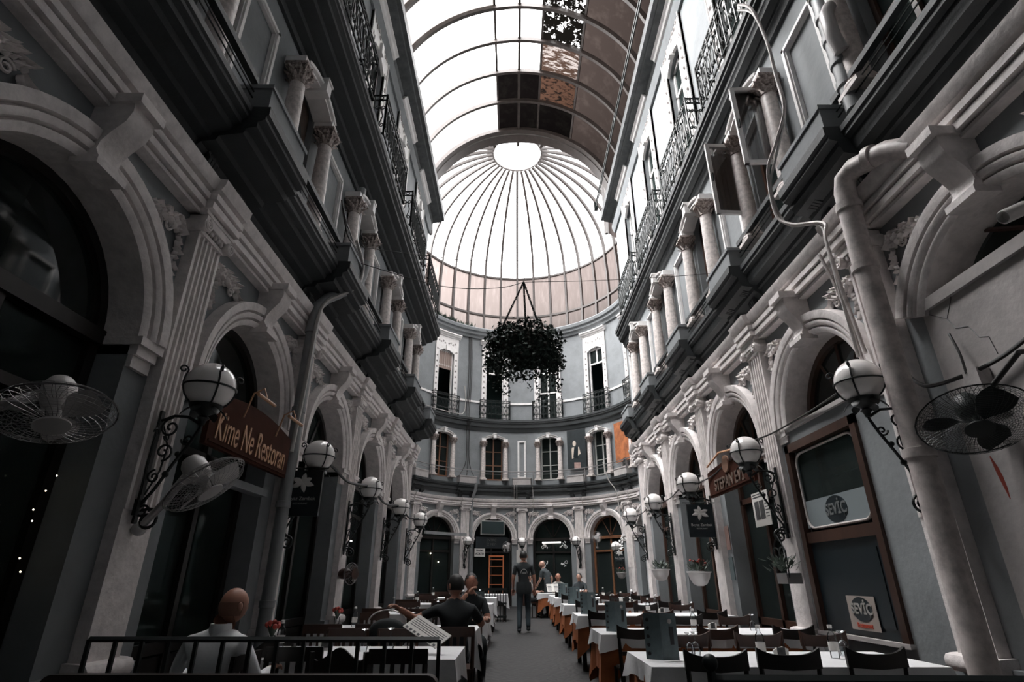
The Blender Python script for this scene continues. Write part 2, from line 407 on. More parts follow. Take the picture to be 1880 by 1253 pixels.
for side,MM,PP,BB in SIDES:
    par=sides_par(side); nb=side=='back'
    lo,hi=(-1.2,END+.02) if not nb else (AR*math.radians(-120),AR*math.radians(120))
    n=1 if not nb else 60
    # plinth
    b=MB(MM)
    for i in range(len(PP)):
        a0=(BB[i-1]+RO if i>0 else lo); a1=(BB[i]-RO if i<len(BB) else hi)
        if a1-a0>.05: b.box(a0,a1,-.02,.07,-.1,.66,4 if nb else 1)
    trim(b,M['wall'],'grey plinth course between the shop openings of the '+SN[side])
    b=MB(MM); b.sweep(ENT,lo,hi,n)
    for u in PP:
        if lo<u-.3 and u+.3<hi+.3: b.sweep(off(ENT,.07),u-.27,min(u+.27,hi),3 if nb else 1)
    trim(b,M['stucco'],'off white entablature moulding over the arches of the '+SN[side])
    # first floor ledge
    L=par['m2']; P2=[(0,5.02),(.05,5.02),(.08,5.10),(L*.35,5.12),(L*.38,5.17),(L*.7,5.2),(L*.73,5.26),(L-.07,5.28),(L-.07,5.34),(L-.02,5.37),(L-.02,5.41),(L,5.43),(L,5.5),(0,5.52)]
    b=MB(MM); b.sweep(P2,lo,hi,n)
    B_=par['b2']; s=B_/L
    P3=[(w*s if w>.05 else w,z-.03) for w,z in P2[:-2]]+[(B_,5.5),(0,5.53)]
    for u in PP:
        if u+.54<hi+.5: b.sweep(P3,u-.52,min(u+.52,hi+.1),6 if nb else 1)
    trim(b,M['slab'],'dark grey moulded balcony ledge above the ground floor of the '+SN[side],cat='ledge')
    # second floor ledge
    L=par['l3']; P4=[(0,8.16),(.05,8.16),(.07,8.24),(L*.3,8.27),(L*.33,8.33),(L*.62,8.37),(L*.65,8.43),(L-.09,8.46),(L-.09,8.54),(L-.03,8.58),(L-.03,8.63),(L,8.65),(L,8.76),(0,8.8)]
    b=MB(MM); b.sweep(P4,lo,hi,n)
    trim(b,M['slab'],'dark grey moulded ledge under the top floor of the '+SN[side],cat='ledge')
    if not nb:
        E_=par['eave']; b=MB(MM)
        b.sweep([(0,12.98),(.1,12.98),(.16,13.06),(E_-.12,13.1),(E_-.1,13.14),(E_,13.14),(E_,13.42),(E_-.03,13.42),(E_-.03,13.2),(E_-.16,13.2),(E_-.2,13.6),(0,13.62)],lo,hi,1)
        trim(b,M['gutter'],'deep dark gutter box running under the glass roof on the '+SN[side],cat='gutter')
        b=MB(MM); b.sweep([(0,12.62),(.06,12.62),(.1,12.72),(.13,12.8),(.13,12.9),(0,12.92)],lo,hi,1)
        trim(b,M['wall'],'grey cornice moulding under the gutter of the '+SN[side])
    else:
        b=MB(MM); b.sweep([(0,13.2),(.1,13.2),(.14,13.3),(.26,13.36),(.28,13.5),(.38,13.52),(.42,13.66),(.40,13.7),(-.3,13.75),(-.3,13.6),(0,13.5)],AR*math.radians(-125),AR*math.radians(125),72)
        trim(b,M['wall'],'grey ring cornice round the foot of the glass dome',cat='cornice')
        # low parapet rail band on top floor wall
        b=MB(MM)
        for i in range(len(BB)-1):
            a0,a1=BB[i]+.72,BB[i+1]-.72; b.box(a0,a1,0,.05,9.62,9.72,6)
        trim(b,M['white'],'pale dado rail between the top floor windows of the curved wall')
# ------------------------------------------------------------------ arches of the ground floor
ARCHP=[(RO-.01,-.30),(RO-.01,.05),(RO+.035,.08),(RO+.05,.08),(RO+.06,.035),(RO+.07,.035),(RO+.08,.09),(RO+.115,.11),(RO+.13,.11),(RO+.14,.05),(RO+.15,.05),(RO+.16,.12),(RO+.21,.13),(RO+.25,.13),(RO+.26,0)]
def keystone(b,uc):
    b.sweep([(0,3.92),(.12,3.95),(.16,3.99),(.13,4.05),(.14,4.12),(.19,4.2),(.27,4.3),(.30,4.4),(.29,4.47),(.33,4.48),(.33,4.53),(0,4.55)],uc-.115,uc+.115,2)
    b.box(uc-.15,uc+.15,.0,.2,3.9,3.96,1); b.box(uc-.14,uc+.14,.0,.35,4.47,4.55,1)
def wpos(side,idx,n): return ORD[idx] if idx<n-1 else 'farthest'
for side,MM,PP,BB in SIDES:
    nb=side=='back'
    for i,uc in enumerate(BB):
        if nb and not 2<=i<=6: continue
        loc=MM(uc,0,3.0)
        where='%s bay of the %s'%(ORD[i] if not nb else '',SN[side])
        if nb and i in(2,6): where='%s edge bay of the curved end wall'%('left' if i==2 else 'right')
        if nb and i in (3,4,5): where='%s bay of the curved end wall'%{3:'centre left',4:'centre right',5:'right'}[i]
        r=empty('arch_moulding',loc,'white moulded arch with bracket keystone, '+where,'arch','stucco arch mouldings of the ground floor')
        b=MB(MM)
        if side=='right' and i==0: b.arch(ARCHP,uc,SP,a0=math.radians(20),a1=math.radians(160))
        else:
            b.arch(ARCHP,uc,SP)
            for s in (-1,1):   # impost block
                a,c=sorted((uc+s*(RO-.02),uc+s*(RO+.27)))
                b.box(a,c,-.3,.10,2.98,3.05,2); b.box(a+.02,c-.02,-.3,.07,2.9,2.98,2); b.box(a+.03,c-.03,-.28,.04,2.8,2.9,2)
        wpart(b,'archivolt',M['stucco'],r)
        b=MB(MM); keystone(b,uc); wpart(b,'keystone',M['stucco'],r)
# plaster infill of the nearest right bay, with its recessed pale wall below the lunette
# ------------------------------------------------------------------ pilasters (one prototype each, shared meshes)
def pilaster_proto():
    r=empty('pilaster',(0,0,0),'x','pilaster','fluted white pilasters between the arches')
    b=MB()   # local: x along wall, y = out of wall, z up
    hw=.20
    b.box(-hw,hw,-.02,.10,.66,1.75)
    pr=[]; nf=5
    # fluted shaft as swept cross-section
    xs=[]; b2=b
    sect=[(-hw,-.02),(-hw,.11)]
    for k in range(nf):
        x0=-hw+.025+(2*hw-.05)*k/nf; x1=-hw+.025+(2*hw-.05)*(k+1)/nf; g=.012
        sect+=[(x0+g,.11),(x0+g+.006,.082),((x0+x1)/2,.07),(x1-g-.006,.082),(x1-g,.11)]
    sect+=[(hw,.11),(hw,-.02)]
    lo=[b.p(x,y,1.75) for x,y in sect]; hi=[b.p(x,y,4.3) for x,y in sect]; n=len(sect)
    for i in range(n): k=(i+1)%n; b.face((lo[i],lo[k],hi[k],hi[i]))
    b.face(lo); b.face(hi[::-1])
    local(b,'shaft',M['stucco'],r,25)
    b=MB()
    def slab(z0,z1,e,d): b.box(-hw-e,hw+e,-.02,.11+d,z0,z1)
    prof=[(-.02,.60),(.17,.60),(.19,.63),(.19,.68),(.17,.71),(.13,.72),(-.02,.73)]
    q=[[b.p(x,w+(.02 if abs(x)<.2 else 0),z) for w,z in prof] for x in (-hw-.05,-hw-.04,hw+.04,hw+.05)]
    for i in range(3):
        for j in range(len(prof)): k=(j+1)%len(prof); b.face((q[i][j],q[i+1][j],q[i+1][k],q[i][k]))
    b.face(q[0]); b.face(q[-1][::-1])
    local(b,'base',M['stucco'],r)
    b=MB(); slab(4.26,4.30,.015,.02); slab(4.36,4.44,.03,.06)
    for k in range(5):
        R=Matrix.Translation((-.12+.06*k,.14,4.33)); b.ball((0,0,0),.024,8,6,R=R,sz=1.3)
    cap=local(b,'capital',M['stucco'],r)
    for s in (-1,1):
        b=MB()
        c=(s*(hw+.015),0,4.33)
        # volute scroll: a rolled cylinder with a spiral ridge on its face
        for yy in (0.0,):
            R=Matrix.Translation(c)@Matrix.Rotation(-PI/2,4,'X')
            b.lathe([(.062,-.0),(.066,.02),(.05,.09),(.066,.17),(.062,.19)],(0,0,0),16,R)
        b.tube(spiral((s*(hw+.015),.195,4.33),.06,2.0,PI/2,(s,0,0),(0,0,1),26,.15),.011,5)
        local(b,'volute',M['stucco'],cap)
    return r
pil=pilaster_proto(); first=True
def wall_mw(side,u,w,z):
    """matrix for a thing built with x along the wall, y out of it"""
    if side=='left': return Matrix.Translation(ML(u,w,z))@Matrix.Rotation(-PI/2,4,'Z')
    if side=='right': return Matrix.Translation(MR(u,w,z))@Matrix.Rotation(PI/2,4,'Z')
    a=u/AR; return Matrix.Translation(MA(u,w,z))@Matrix.Rotation(PI-a,4,'Z')
def place(proto,side,u,w,z,label,st={}):
    mw=wall_mw(side,u,w,z)
    if proto.name not in st:
        st[proto.name]=1; proto.matrix_world=mw; proto['label']=label; return proto
    return dup(proto,mw=mw,label=label)
def apn(i): return {-2:'left edge',-1:'left',0:'middle',1:'right',2:'right edge'}[i]
for side,MM,PP,BB in SIDES:
    for i,u in enumerate(PP):
        if side=='back':
            if not 2<=i<=6: continue
            lb='off white fluted pilaster at the %s of the curved end wall'%apn(i-4)
        else: lb='off white fluted ionic pilaster, %s from the camera along the %s'%(ORD[i],SN[side])
        place(pil,side,u,0,0,lb)
# ------------------------------------------------------------------ spandrel ornaments
def ornament_proto(seed):
    rr=random.Random(seed); b=MB()
    # local x to the right along wall from pilaster side corner, foliage spreads down and across
    for k in range(26):
        t=k/25; x=.05+.44*t; z=-.02-.14*abs(t-.3)-rr.random()*.13
        a=rr.uniform(-2.6,.6)
        b.leaf((x,.02,z),(cos(a),.15,sin(a)),(0,1,0),rr.uniform(.07,.13),rr.uniform(.04,.06),.035,.25)
    for k in range(18):
        t=k/17; x=.04+.09*rr.random()*(1-.4*t); z=-.1-.46*t
        a=rr.uniform(-2.4,-.7)
        b.leaf((x,.02,z),(cos(a),.15,sin(a)),(0,1,0),rr.uniform(.06,.11),rr.uniform(.035,.055),.032,.25)
    for k in range(7): b.ball((.08+rr.random()*.18,.04,-.05-rr.random()*.16),rr.uniform(.022,.04),8,6)
    for k in range(3): b.tube(spiral((.1+.14*k,.03,-.16-.05*k),.06,1.4,rr.random()*6,(1,0,0),(0,0,1),14,.2),.012,5)
    r=tag(b.build('stucco_ornament',M['stucco'],smooth=60),'x','ornament','stucco flower ornaments over the arches')
    r.location=(0,0,0); return r
orp=[ornament_proto(3),ornament_proto(8)]
orm=[]
# mirrored mesh for the other side of each arch
for o in orp:
    me=o.data.copy(); me.transform(Matrix.Diagonal((-1,1,1,1))); me.flip_normals(); c=bpy.data.objects.new('stucco_ornament',me); COL.objects.link(c); tag(c,'x','ornament','stucco flower ornaments over the arches'); orm.append(c)
cnt=0
used=set()
def put(o,mw,label):
    if o.name in used: c=dup(o,mw=mw,label=label); return c
    used.add(o.name); o.matrix_world=mw; o['label']=label; return o
for side,MM,PP,BB in SIDES:
    for i,uc in enumerate(BB):
        if side=='back' and not 2<=i<=6: continue
        half=(D2/2 if side=='back' else (PP[1]-PP[0])/2)
        for s in (-1,1):
            u=uc+s*(half-.27)
            # local +x direction in wall coordinates: left side local x=-u?  handle through matrix
            mw=wall_mw(side,u,.0,4.34)
            xdir=(mw.to_3x3()@Vector((1,0,0))); e=Vector(MM(u+.1,0,0))-Vector(MM(u,0,0))
            inward=-s*(1 if xdir.dot(e)>0 else -1)     # want spread toward arch centre
            src=(orp if inward>0 else orm)[cnt%2]; cnt+=1
            nf='near' if s<0 else 'far'
            if side=='back': nf='left' if s<0 else 'right'; w_='%s arch of the curved end wall'%{2:'left edge',3:'centre left',4:'centre right',5:'right',6:'right edge'}[i]
            else: w_='%s arch of the %s'%(ORD[i],SN[side])
            put(src,mw,'white stucco bouquet on the %s shoulder, %s'%(nf,w_))
# ------------------------------------------------------------------ columns of the first floor
def column_proto():
    r=empty('column',(0,0,0),'x','column','marble columns beside the first floor windows')
    b=MB(); b.lathe([(.115,.12),(.118,.3),(.116,.8),(.105,1.3),(.098,1.62)],(0,0,0),20); local(b,'shaft',M['marble'],r,50)
    b=MB(); b.box(-.16,.16,-.16,.16,0,.05); b.lathe([(.155,.05),(.165,.075),(.155,.1),(.13,.11),(.14,.13),(.13,.145),(.116,.15)],(0,0,0),20); local(b,'base',M['marble'],r,50)
    b=MB(); b.lathe([(.1,1.60),(.112,1.615),(.1,1.63),(.1,1.65),(.105,1.75),(.13,1.84),(.15,1.87)],(0,0,0),16)
    for ring,(z,L,rad,n,ph) in enumerate(((1.63,.12,.10,8,0),(1.70,.14,.104,8,PI/8))):
        for k in range(n):
            a=2*PI*k/n+ph; d=(cos(a)*.35,sin(a)*.35,1); nn=(cos(a),sin(a),0)
            b.leaf((cos(a)*rad,sin(a)*rad,z),d,nn,L,.075,.016,.55)
    for k in range(4):
        a=PI/4+k*PI/2; e1=(cos(a),sin(a),0)
        b.tube(spiral((cos(a)*.165,sin(a)*.165,1.825),.036,1.5,PI/2,e1,(0,0,1),14,.25,-1),.014,5)
        b.leaf((cos(a)*.11,sin(a)*.11,1.74),(cos(a),sin(a),.9),(cos(a),sin(a),-.5),.09,.06,.014,.1)
    cap=local(b,'capital',M['capital'],r,40)
    b=MB(); b.box(-.15,.15,-.15,.15,1.855,1.9); local(b,'abacus',M['capital'],cap)
    return r
colp=column_proto()
W2H=.58
for side,MM,PP,BB in SIDES:
    par=sides_par(side)
    for i,uc in enumerate(BB):
        if side=='back' and not 2<=i<=6: continue
        for s in (-1,1):
            if side=='back': lb='marble column %s of the %s first floor window of the curved end wall'%('left' if s<0 else 'right',WB[i])
            else: lb='marble column with leafy capital, %s side of %s first floor window, %s'%('near' if s<0 else 'far',ORD[i],SN[side])
            place(colp,side,uc+s*W2H,par['colw'],5.72,lb)
# ------------------------------------------------------------------ first floor: arches, pedestals, panels, windows
WN=[1]
def window_first(side,MM,uc,par,lb,framem,cells=(2,3)):
    loc=MM(uc,0,5.75); r=empty('window_%d'%WN[0],loc,lb,'window',kind='structure'); WN[0]+=1
    cw=par['colw']; b=MB(MM)
    hwO=W2H+.15
    for s in (-1,1):
        a,c=sorted((uc+s*(W2H-.11),uc+s*(W2H+.11))); b.box(a,c,-.02,cw+.10,7.62,7.76)
    # segmental arch band over the columns
    R=1.02; zc=7.72-math.sqrt(max(0,R*R-(W2H-.1)**2)); 
    a0=math.acos((W2H-.12)/R)
    prf=[(R,-.02),(R,cw+.08),(R+.03,cw+.08),(R+.035,cw+.05),(R+.07,cw+.05),(R+.075,cw+.11),(R+.11,cw+.12),(R+.12,-.02)]
    b.arch(prf,uc,zc+.0,a0=a0-.08,a1=PI-a0+.08,n=14)
    zt=zc+R
    b.box(uc-.08,uc+.08,0,cw+.17,zt-.05,zt+.17); b.box(uc-.095,uc+.095,0,cw+.19,zt+.15,zt+.19)
    wpart(b,'arch',M['white'],r)
    b=MB(MM); h=.455
    for s in (-1,1): b.box(*sorted((uc+s*h,uc+s*(h-.06))),-.2,-.12,5.77,7.9)
    b.box(uc-h,uc+h,-.2,-.12,5.76,5.83,3); b.box(uc-.03,uc+.03,-.2,-.11,5.8,7.95); b.box(uc-h,uc+h,-.2,-.12,7.85,8.0,3)
    for k in range(1,cells[1]): z=5.8+(7.85-5.8)*k/cells[1]; b.box(uc-h,uc+h,-.19,-.13,z-.02,z+.02,3)
    wpart(b,'frame',framem,r)
    b=MB(MM); b.box(uc-h+.05,uc+h-.05,-.165,-.155,5.8,7.9,3); wpart(b,'pane',M['pane'],r)
    return r
for side,MM,PP,BB in SIDES:
    par=sides_par(side); nb=side=='back'
    for i,uc in enumerate(BB):
        if nb and not 2<=i<=6: continue
        if nb: lb='%s first floor window of the curved end wall under a white segmental arch'%WB[i]
        else: lb='%s first floor window of the %s under a white segmental arch'%(ORD[i],SN[side])
        fm=M['brown'] if (nb and i in (2,3)) or side=='right' else (M['seam'] if nb else M['chairdk'])
        if nb and i in(2,3): fm=M['windowbr'] if 'windowbr' in M else M.setdefault('windowbr',mat('brown_window_wood',(.20,.09,.05),.5))
        window_first(side,MM,uc,par,lb,fm)
    # framed wall panels and pedestals on the pilaster axes
    for i,u in enumerate(PP):
        if nb and not 2<=i<=6: continue
        if not nb and i==5: u=u-.1
        if not(nb and i in (3,5)) :
            b=MB(MM); a=.40 if not nb else .21; z0,z1=5.85,7.72
            if not(side=='back' and i==2):
                for (u0,u1,za,zb) in ((u-a,u-a+.09,z0,z1),(u+a-.09,u+a,z0,z1),(u-a,u+a,z1-.09,z1),(u-a,u+a,z0,z0+.09)): b.box(u0,u1,0,.05,za,zb,2); b.box(u0+.02,u1-.02,0,.075,za+.02,zb-.02,2)
                trim(b,M['white'],('white framed wall panel on the %s first floor axis of the %s'%(ORD[i] if not nb else apn(i-4),SN[side])),cat='panel')
        b=MB(MM); d=par['b2']-.06; b.box(u-.46,u+.46,.0,d,5.49,5.80,4 if nb else 1); b.box(u-.48,u+.48,0,d+.02,5.80,5.85,4 if nb else 1)
        nm='pedestal_block'
        o=b.build(nm,M['wall'] if not nb else M['plaster']); tag(o,('grey balustrade pedestal on the %s break of the first floor ledge, %s'%(ORD[i] if not nb else apn(i-4),SN[side])),'pedestal','pedestals on the first floor ledge')
        # console under the ledge
        for s in (-1,1):
            b=MB(MM); uu=u+s*.3
            pr=[(0,4.88),(.07,4.88),(.13,4.93),(.15,5.0),(.12,5.06),(.16,5.12),(.26,5.15),(.33 if side=='left' else .24,5.2),(.33 if side=='left' else .24,5.27),(0,5.27)]
            b.box(uu-.09,uu+.09,0,.1,4.9,5.2)
            for k in range(4): b.sweep(pr,uu-.09+.048*k,uu-.09+.048*k+.036,1)
            o=b.build('console_bracket',M['slab']); tag(o,('dark ribbed %s console below the %s pedestal of the %s'%(('near','far')[s>0] if not nb else ('left','right')[s>0],ORD[i] if not nb else apn(i-4),SN[side])),'bracket','ribbed consoles under the ledge')
# handrails on first floor ledges
for side,MM,PP,BB in SIDES:
    par=sides_par(side); nb=side=='back'
    if nb:
        r=empty('ledge_handrail',MM(0,par['b2'],5.5),'thin iron handrail following the first floor ledge of the curved end wall','handrail')
        b=MB()
        us=[AR*math.radians(a) for a in range(-75,80,5)]
        b.tube([MM(u,par['b2']-.0,6.12) for u in us],.022,6); b.tube([MM(u,par['b2']-.0,5.98) for u in us],.012,5)
        wpart(b,'rail',M['steel'],r)
        for u in PP[2:7]:
            b=MB(); b.tube([MM(u+.6,par['b2'],5.5),MM(u+.6,par['b2'],6.12)],.018,6); wpart(b,'post',M['steel'],r)
        continue
    for i in range(5):
        u0,u1=PP[i]+.47,PP[i+1]-.47
        r=empty('ledge_handrail',MM(u0,par['m2']-.05,5.5),'dark iron handrail between pedestals over the %s arch of the %s'%(ORD[i],SN[side]),'handrail','ledge handrails of the side walls')
        b=MB(MM); b.box(u0,u1,par['m2']-.10,par['m2']-.03,5.86,5.93); 
        wpart(b,'rail',M['slab'],r)
        b=MB()
        for z in (5.68,5.76): b.tube([MM(u0,par['m2']-.06,z),MM(u1,par['m2']-.06,z)],.008,5)
        wpart(b,'wire',M['iron'],r)
# ------------------------------------------------------------------ top floor windows with surrounds
def scrollwork(b,MM,uc,z,halfw,w,n=4):
    for k in range(n):
        for s in (-1,1):
            c=MM(uc+s*(.12+(halfw-.2)*k/n),w,z+.03*((k%2)*2-1)); 
            e1=Vector(MM(uc+.1,w,z))-Vector(MM(uc,w,z)); e1.normalize()
            b.tube(spiral(c,.055,1.3,k*1.7,tuple(e1),(0,0,1),10,.25,s),.012,5)
def window_top(side,MM,uc,par,lb,blind=0,sash=True):
    loc=MM(uc,0,8.85); r=empty('window_%d'%WN[0],loc,lb,'window',kind='structure'); WN[0]+=1
    h=.48; o=.72; b=MB(MM); n=4 if side=='back' else 1
    ztop=12.2
    for s in (-1,1): b.box(*sorted((uc+s*h,uc+s*o)),0,.05,8.8,12.25,2); b.box(*sorted((uc+s*h,uc+s*(h+.03))),0,.075,8.8,12.1,1); b.box(*sorted((uc+s*(o-.03),uc+s*o)),0,.075,8.8,12.9,1)
    # head panel with segmental underside
    N=10; pts=[(uc-h+2*h*i/N,12.0+.2*sin(PI*i/N)) for i in range(N+1)]
    for i in range(N):
        (ua,za),(ub,zb)=pts[i],pts[i+1]
        ids0=[b.p(ua,.05,za),b.p(ub,.05,zb),b.p(ub,.05,12.9),b.p(ua,.05,12.9)]; b.face(ids0)
        ids1=[b.p(ua,.05,za),b.p(ub,.05,zb),b.p(ub,-.02,zb),b.p(ua,-.02,za)]; b.face(ids1)
    for s in (-1,1): b.box(*sorted((uc+s*h,uc+s*o)),0,.05,12.25,12.9,2)
    b.box(uc-.07,uc+.07,0,.12,12.12,12.42)
    wpart(b,'surround',M['white'],r,25)
    b=MB(MM); b.sweep([(0,12.88),(.08,12.88),(.1,12.93),(.17,12.96),(.2,13.02),(.25,13.04),(.25,13.1),(0,13.14)],uc-o-.1,uc+o+.1,6 if side=='back' else 1); wpart(b,'cornice',M['white'],r,25); surr=[c for c in r.children if c.name.startswith('surround')][0]
    b=MB()
    z=9.0
    while z<11.9:
        for s in (-1,1):
            c=MM(uc+s*.6,.05,z); e1=Vector(MM(uc+.1,0,0))-Vector(MM(uc,0,0)); e1.normalize(); nn=Vector(MM(uc,1,0))-Vector(MM(uc,0,0))
            R=basis(e1,(0,0,1),c) if e1.cross(Vector((0,0,1))).dot(nn)>0 else basis(-e1,(0,0,1),c)
            b.lathe([(.052,0),(.056,.012),(.044,.022),(.036,.018),(.026,.034),(.008,.04)],(0,0,0),10,R)
        z+=.3
    for s in (-1,1): 
        b.tube(spiral(MM(uc+s*.6,.055,12.1),.07,1.4,0,tuple((Vector(MM(uc+.1,0,0))-Vector(MM(uc,0,0))).normalized()),(0,0,1),10,.25,s),.014,5)
    scrollwork(b,MM,uc,12.55,.72,.06)
    wpart(b,'rosettes',M['plaster'],r,60).parent=surr
    b=MB(MM)
    for s in (-1,1): b.box(*sorted((uc+s*h,uc+s*(h-.07))),-.18,-.10,8.86,12.15)
    b.box(uc-h,uc+h,-.18,-.1,11.3,11.38,2); b.box(uc-.035,uc+.035,-.18,-.1,11.35,12.2)
    b.box(uc-h,uc+h,-.18,-.1,12.06,12.2,2)
    if sash: b.box(uc-.035,uc+.035,-.18,-.1,8.86,11.3); b.box(uc-h,uc+h,-.18,-.1,10.2,10.27,2)
    wpart(b,'frame',M['white'],r)
    b=MB(MM); b.box(uc-h+.05,uc+h-.05,-.145,-.135,8.86 if sash else 11.35,12.1,2); wpart(b,'pane',M['pane'],r)
    if blind:
        b=MB(MM); N=14
        for i in range(N):
            u0=uc-h+.06+(2*h-.12)*i/N; u1=uc-h+.06+(2*h-.12)*(i+1)/N; b.box(u0,u1,-.1-.015*(i%2),-.085-.015*(i%2),blind,12.1)
        wpart(b,'blind',M['curtain'],r)
for side,MM,PP,BB in SIDES:
    par=sides_par(side); nb=side=='back'
    for i,uc in enumerate(BB):
        if nb and not 2<=i<=6: continue
        if nb: lb='%s top floor window of the curved end wall in a white rosette surround'%WB[i]
        else: lb='%s top floor window of the %s in a white surround with rosettes'%(ORD[i],SN[side])
        window_top(side,MM,uc,par,lb,blind=(11.15 if (nb and i==2) else 0),sash=not(nb and i in (2,3,5)))
# ------------------------------------------------------------------ balconies
def balcony_proto(hw,depth,name='iron_balcony'):
    r=empty(name,(0,0,0),'x','balcony railing','scrolled iron balconies of the top floor')
    H=1.0
    def panel(b,p0,p1):
        p0=Vector(p0); p1=Vector(p1); L=(p1-p0).length; e=(p1-p0).normalized(); z=Vector((0,0,1))
        for zz in (.04,.86,.98): b.tube([p0+z*zz,p1+z*zz],.017,5)
        n=max(1,round(L/.2)); st=L/n
        for k in range(n+1):
            q=p0+e*st*k; b.tube([q+z*.0,q+z*H],.013 if 0<k<n else .02,5)
        for k in range(n):
            c=p0+e*st*(k+.5)
            for s in (-1,1):
                b.tube(spiral(tuple(c+e*s*st*.22+z*.68),st*.24,1.25,PI*(s>0),tuple(e),(0,0,1),10,.3,s),.012,4)
                b.tube(spiral(tuple(c+e*s*st*.22+z*.24),st*.24,1.25,PI*(s>0),tuple(e),(0,0,1),10,.3,-s),.012,4)
                b.tube([tuple(c+z*.24+e*s*st*.02),tuple(c+e*s*st*.3+z*.46),tuple(c+z*.68+e*s*st*.02)],.012,4)
            b.tube(spiral(tuple(c+z*.92),.045,1,0,tuple(e),(0,0,1),8,.9),.011,4)
    b=MB(); panel(b,(-hw,depth,0),(hw,depth,0)); local(b,'front_panel',M['iron'],r,60)
    for s in (-1,1):
        b=MB(); panel(b,(s*hw,0,0),(s*hw,depth,0)); local(b,'side_panel',M['iron'],r,60)
    return r
bs={'left':balcony_proto(1.02,.46),'right':balcony_proto(1.02,.30),'back':balcony_proto(.78,.24)}
for side,MM,PP,BB in SIDES:
    par=sides_par(side); nb=side=='back'
    for i,uc in enumerate(BB):
        if nb and not 2<=i<=6: continue
        if nb: lb='small scrolled iron balcony under the %s top floor window of the curved end wall'%WB[i]
        else: lb='scrolled iron balcony under the %s top floor window of the %s'%(ORD[i],SN[side])
        place(bs[side],side,uc,par['l3']-par['rail3']+.02 if not nb else 0.0,8.78,lb)
def cable(pts,rad,m,label,cat='cable',n=6,sm=True):
    P=[Vector(p) for p in pts]; out=[]
    if sm:
        for i in range(len(P)-1):
            p0=P[max(i-1,0)];p1=P[i];p2=P[i+1];p3=P[min(i+2,len(P)-1)]
            for k in range(5):
                t=k/5; out.append(.5*((2*p1)+(-p0+p2)*t+(2*p0-5*p1+4*p2-p3)*t*t+(-p0+3*p1-3*p2+p3)*t**3))
        out.append(P[-1])
    else: out=P
    b=MB(); b.tube([tuple(q) for q in out],rad,n); o=b.build('cable',m,smooth=60,loc=tuple(P[0])); tag(o,label,cat); return o
# ------------------------------------------------------------------ shop fronts in the ground floor arches
DN=[1]
def shopfront(side,MM,uc,lb,m,double=True,panel=None,nm_=False):
    r=empty('door_%d'%DN[0],MM(uc,0,0),lb,'shopfront',kind='structure'); DN[0]+=1
    h=RO-.01; b=MB(MM); w0,w1=-.32,-.24; z0=.0
    for s in (-1,1): b.box(*sorted((uc+s*h,uc+s*(h-.09))),w0,w1,z0,SP)
    b.box(uc-h,uc+h,w0,w1+.03,SP-.08,SP+.04,3)
    b.box(uc-.04,uc+.04,w0,w1,z0,SP)
    b.box(uc-h,uc+h,w0,w1,.62,.72,3); b.box(uc-h,uc+h,w0,w1,2.42,2.5,3)
    b.arch([(h-.08,w0),(h,w0),(h,w1),(h-.08,w1)],uc,SP,n=20)
    for a in ((60,90,120) if not nm_ else ()): 
        a=math.radians(a); 
        b.tube([MM(uc+.1*cos(a),-.28,SP+.1*sin(a)),MM(uc+(h-.05)*cos(a),-.28,SP+(h-.05)*sin(a))],.022,4)
    wpart(b,'frame',m,r)
    b=MB(MM); b.box(uc-h+.04,uc+h-.04,-.30,-.29,.02,SP,3)
    n=20; c=b.p(uc,-.295,SP); ar=[b.p(uc+(h-.03)*cos(PI*i/n),-.295,SP+(h-.03)*sin(PI*i/n)) for i in range(n+1)]
    for i in range(n): b.face((c,ar[i],ar[i+1]))
    wpart(b,'pane',M['pane'],r,0)
    if panel:
        b=MB(MM); b.box(uc-h+.1,uc-.05,-.29,-.26,.1,.6,2); b.box(uc+.05,uc+h-.1,-.29,-.26,.1,.6,2); wpart(b,'panel',m,r)
    return r
for side,MM,PP,BB in SIDES:
    nb=side=='back'
    for i,uc in enumerate(BB):
        if nb and not 2<=i<=6: continue
        if side=='right' and i==0: continue
        if nb: lb='glazed shopfront in the %s arch of the curved end wall'%WB[i]
        else: lb='glazed shopfront with lunette in the %s arch of the %s'%(ORD[i],SN[side])
        m=M['brown'] if (nb and i in(5,) or side=='right') else M['chairdk']
        if nb and i==5: m=mat('orange_brown_window_wood',(.20,.085,.04),.5,noise=.4)
        shopfront(side,MM,uc,lb,m,panel=True,nm_=(side=='left' and i<2))
# nearest right bay: plastered up below the lunette
uc=RB[0]
b=MB(MR); b.box(uc-.95,uc+.92,-.3,.015,-.05,3.45)
b.box(uc-.95,uc+.9,-.3,.05,3.40,3.5)
trim(b,M['plaster'],'cracked pale plaster wall filling the nearest arch on the right below its lunette',cat='wall')
r=empty('window_%d'%WN[0],MR(uc,0,3.5),'dark lunette window with slanting brown sill in the nearest arch of the right wall','window',kind='structure'); WN[0]+=1
b=MB(MR); b.box(uc-.9,uc+.9,-.30,-.22,3.48,3.56); b.tube([MR(uc-.3,-.26,3.5),MR(uc+.45,-.26,3.96)],.02,4)
wpart(b,'frame',M['brown'],r)
b=MB(MR); n=20; c=b.p(uc,-.29,SP); ar=[b.p(uc+.9*cos(PI*i/n),-.29,SP+.9*sin(PI*i/n)) for i in range(n+1)]
for i in range(n): b.face((c,ar[i],ar[i+1]))
wpart(b,'pane',M['pane'],r,0)
b=MB(); 
for k,(u,z,s_) in enumerate(((uc-.35,3.75,.12),(uc-.25,3.66,.1),(uc-.45,3.64,.09))):
    c=MR(u,-.18,z); b.leaf(c,(0,.3,-1),(-1,0,0),.3,.14,.04,.2); b.ball(MR(u,-.18,z-.1),.05,8,6)
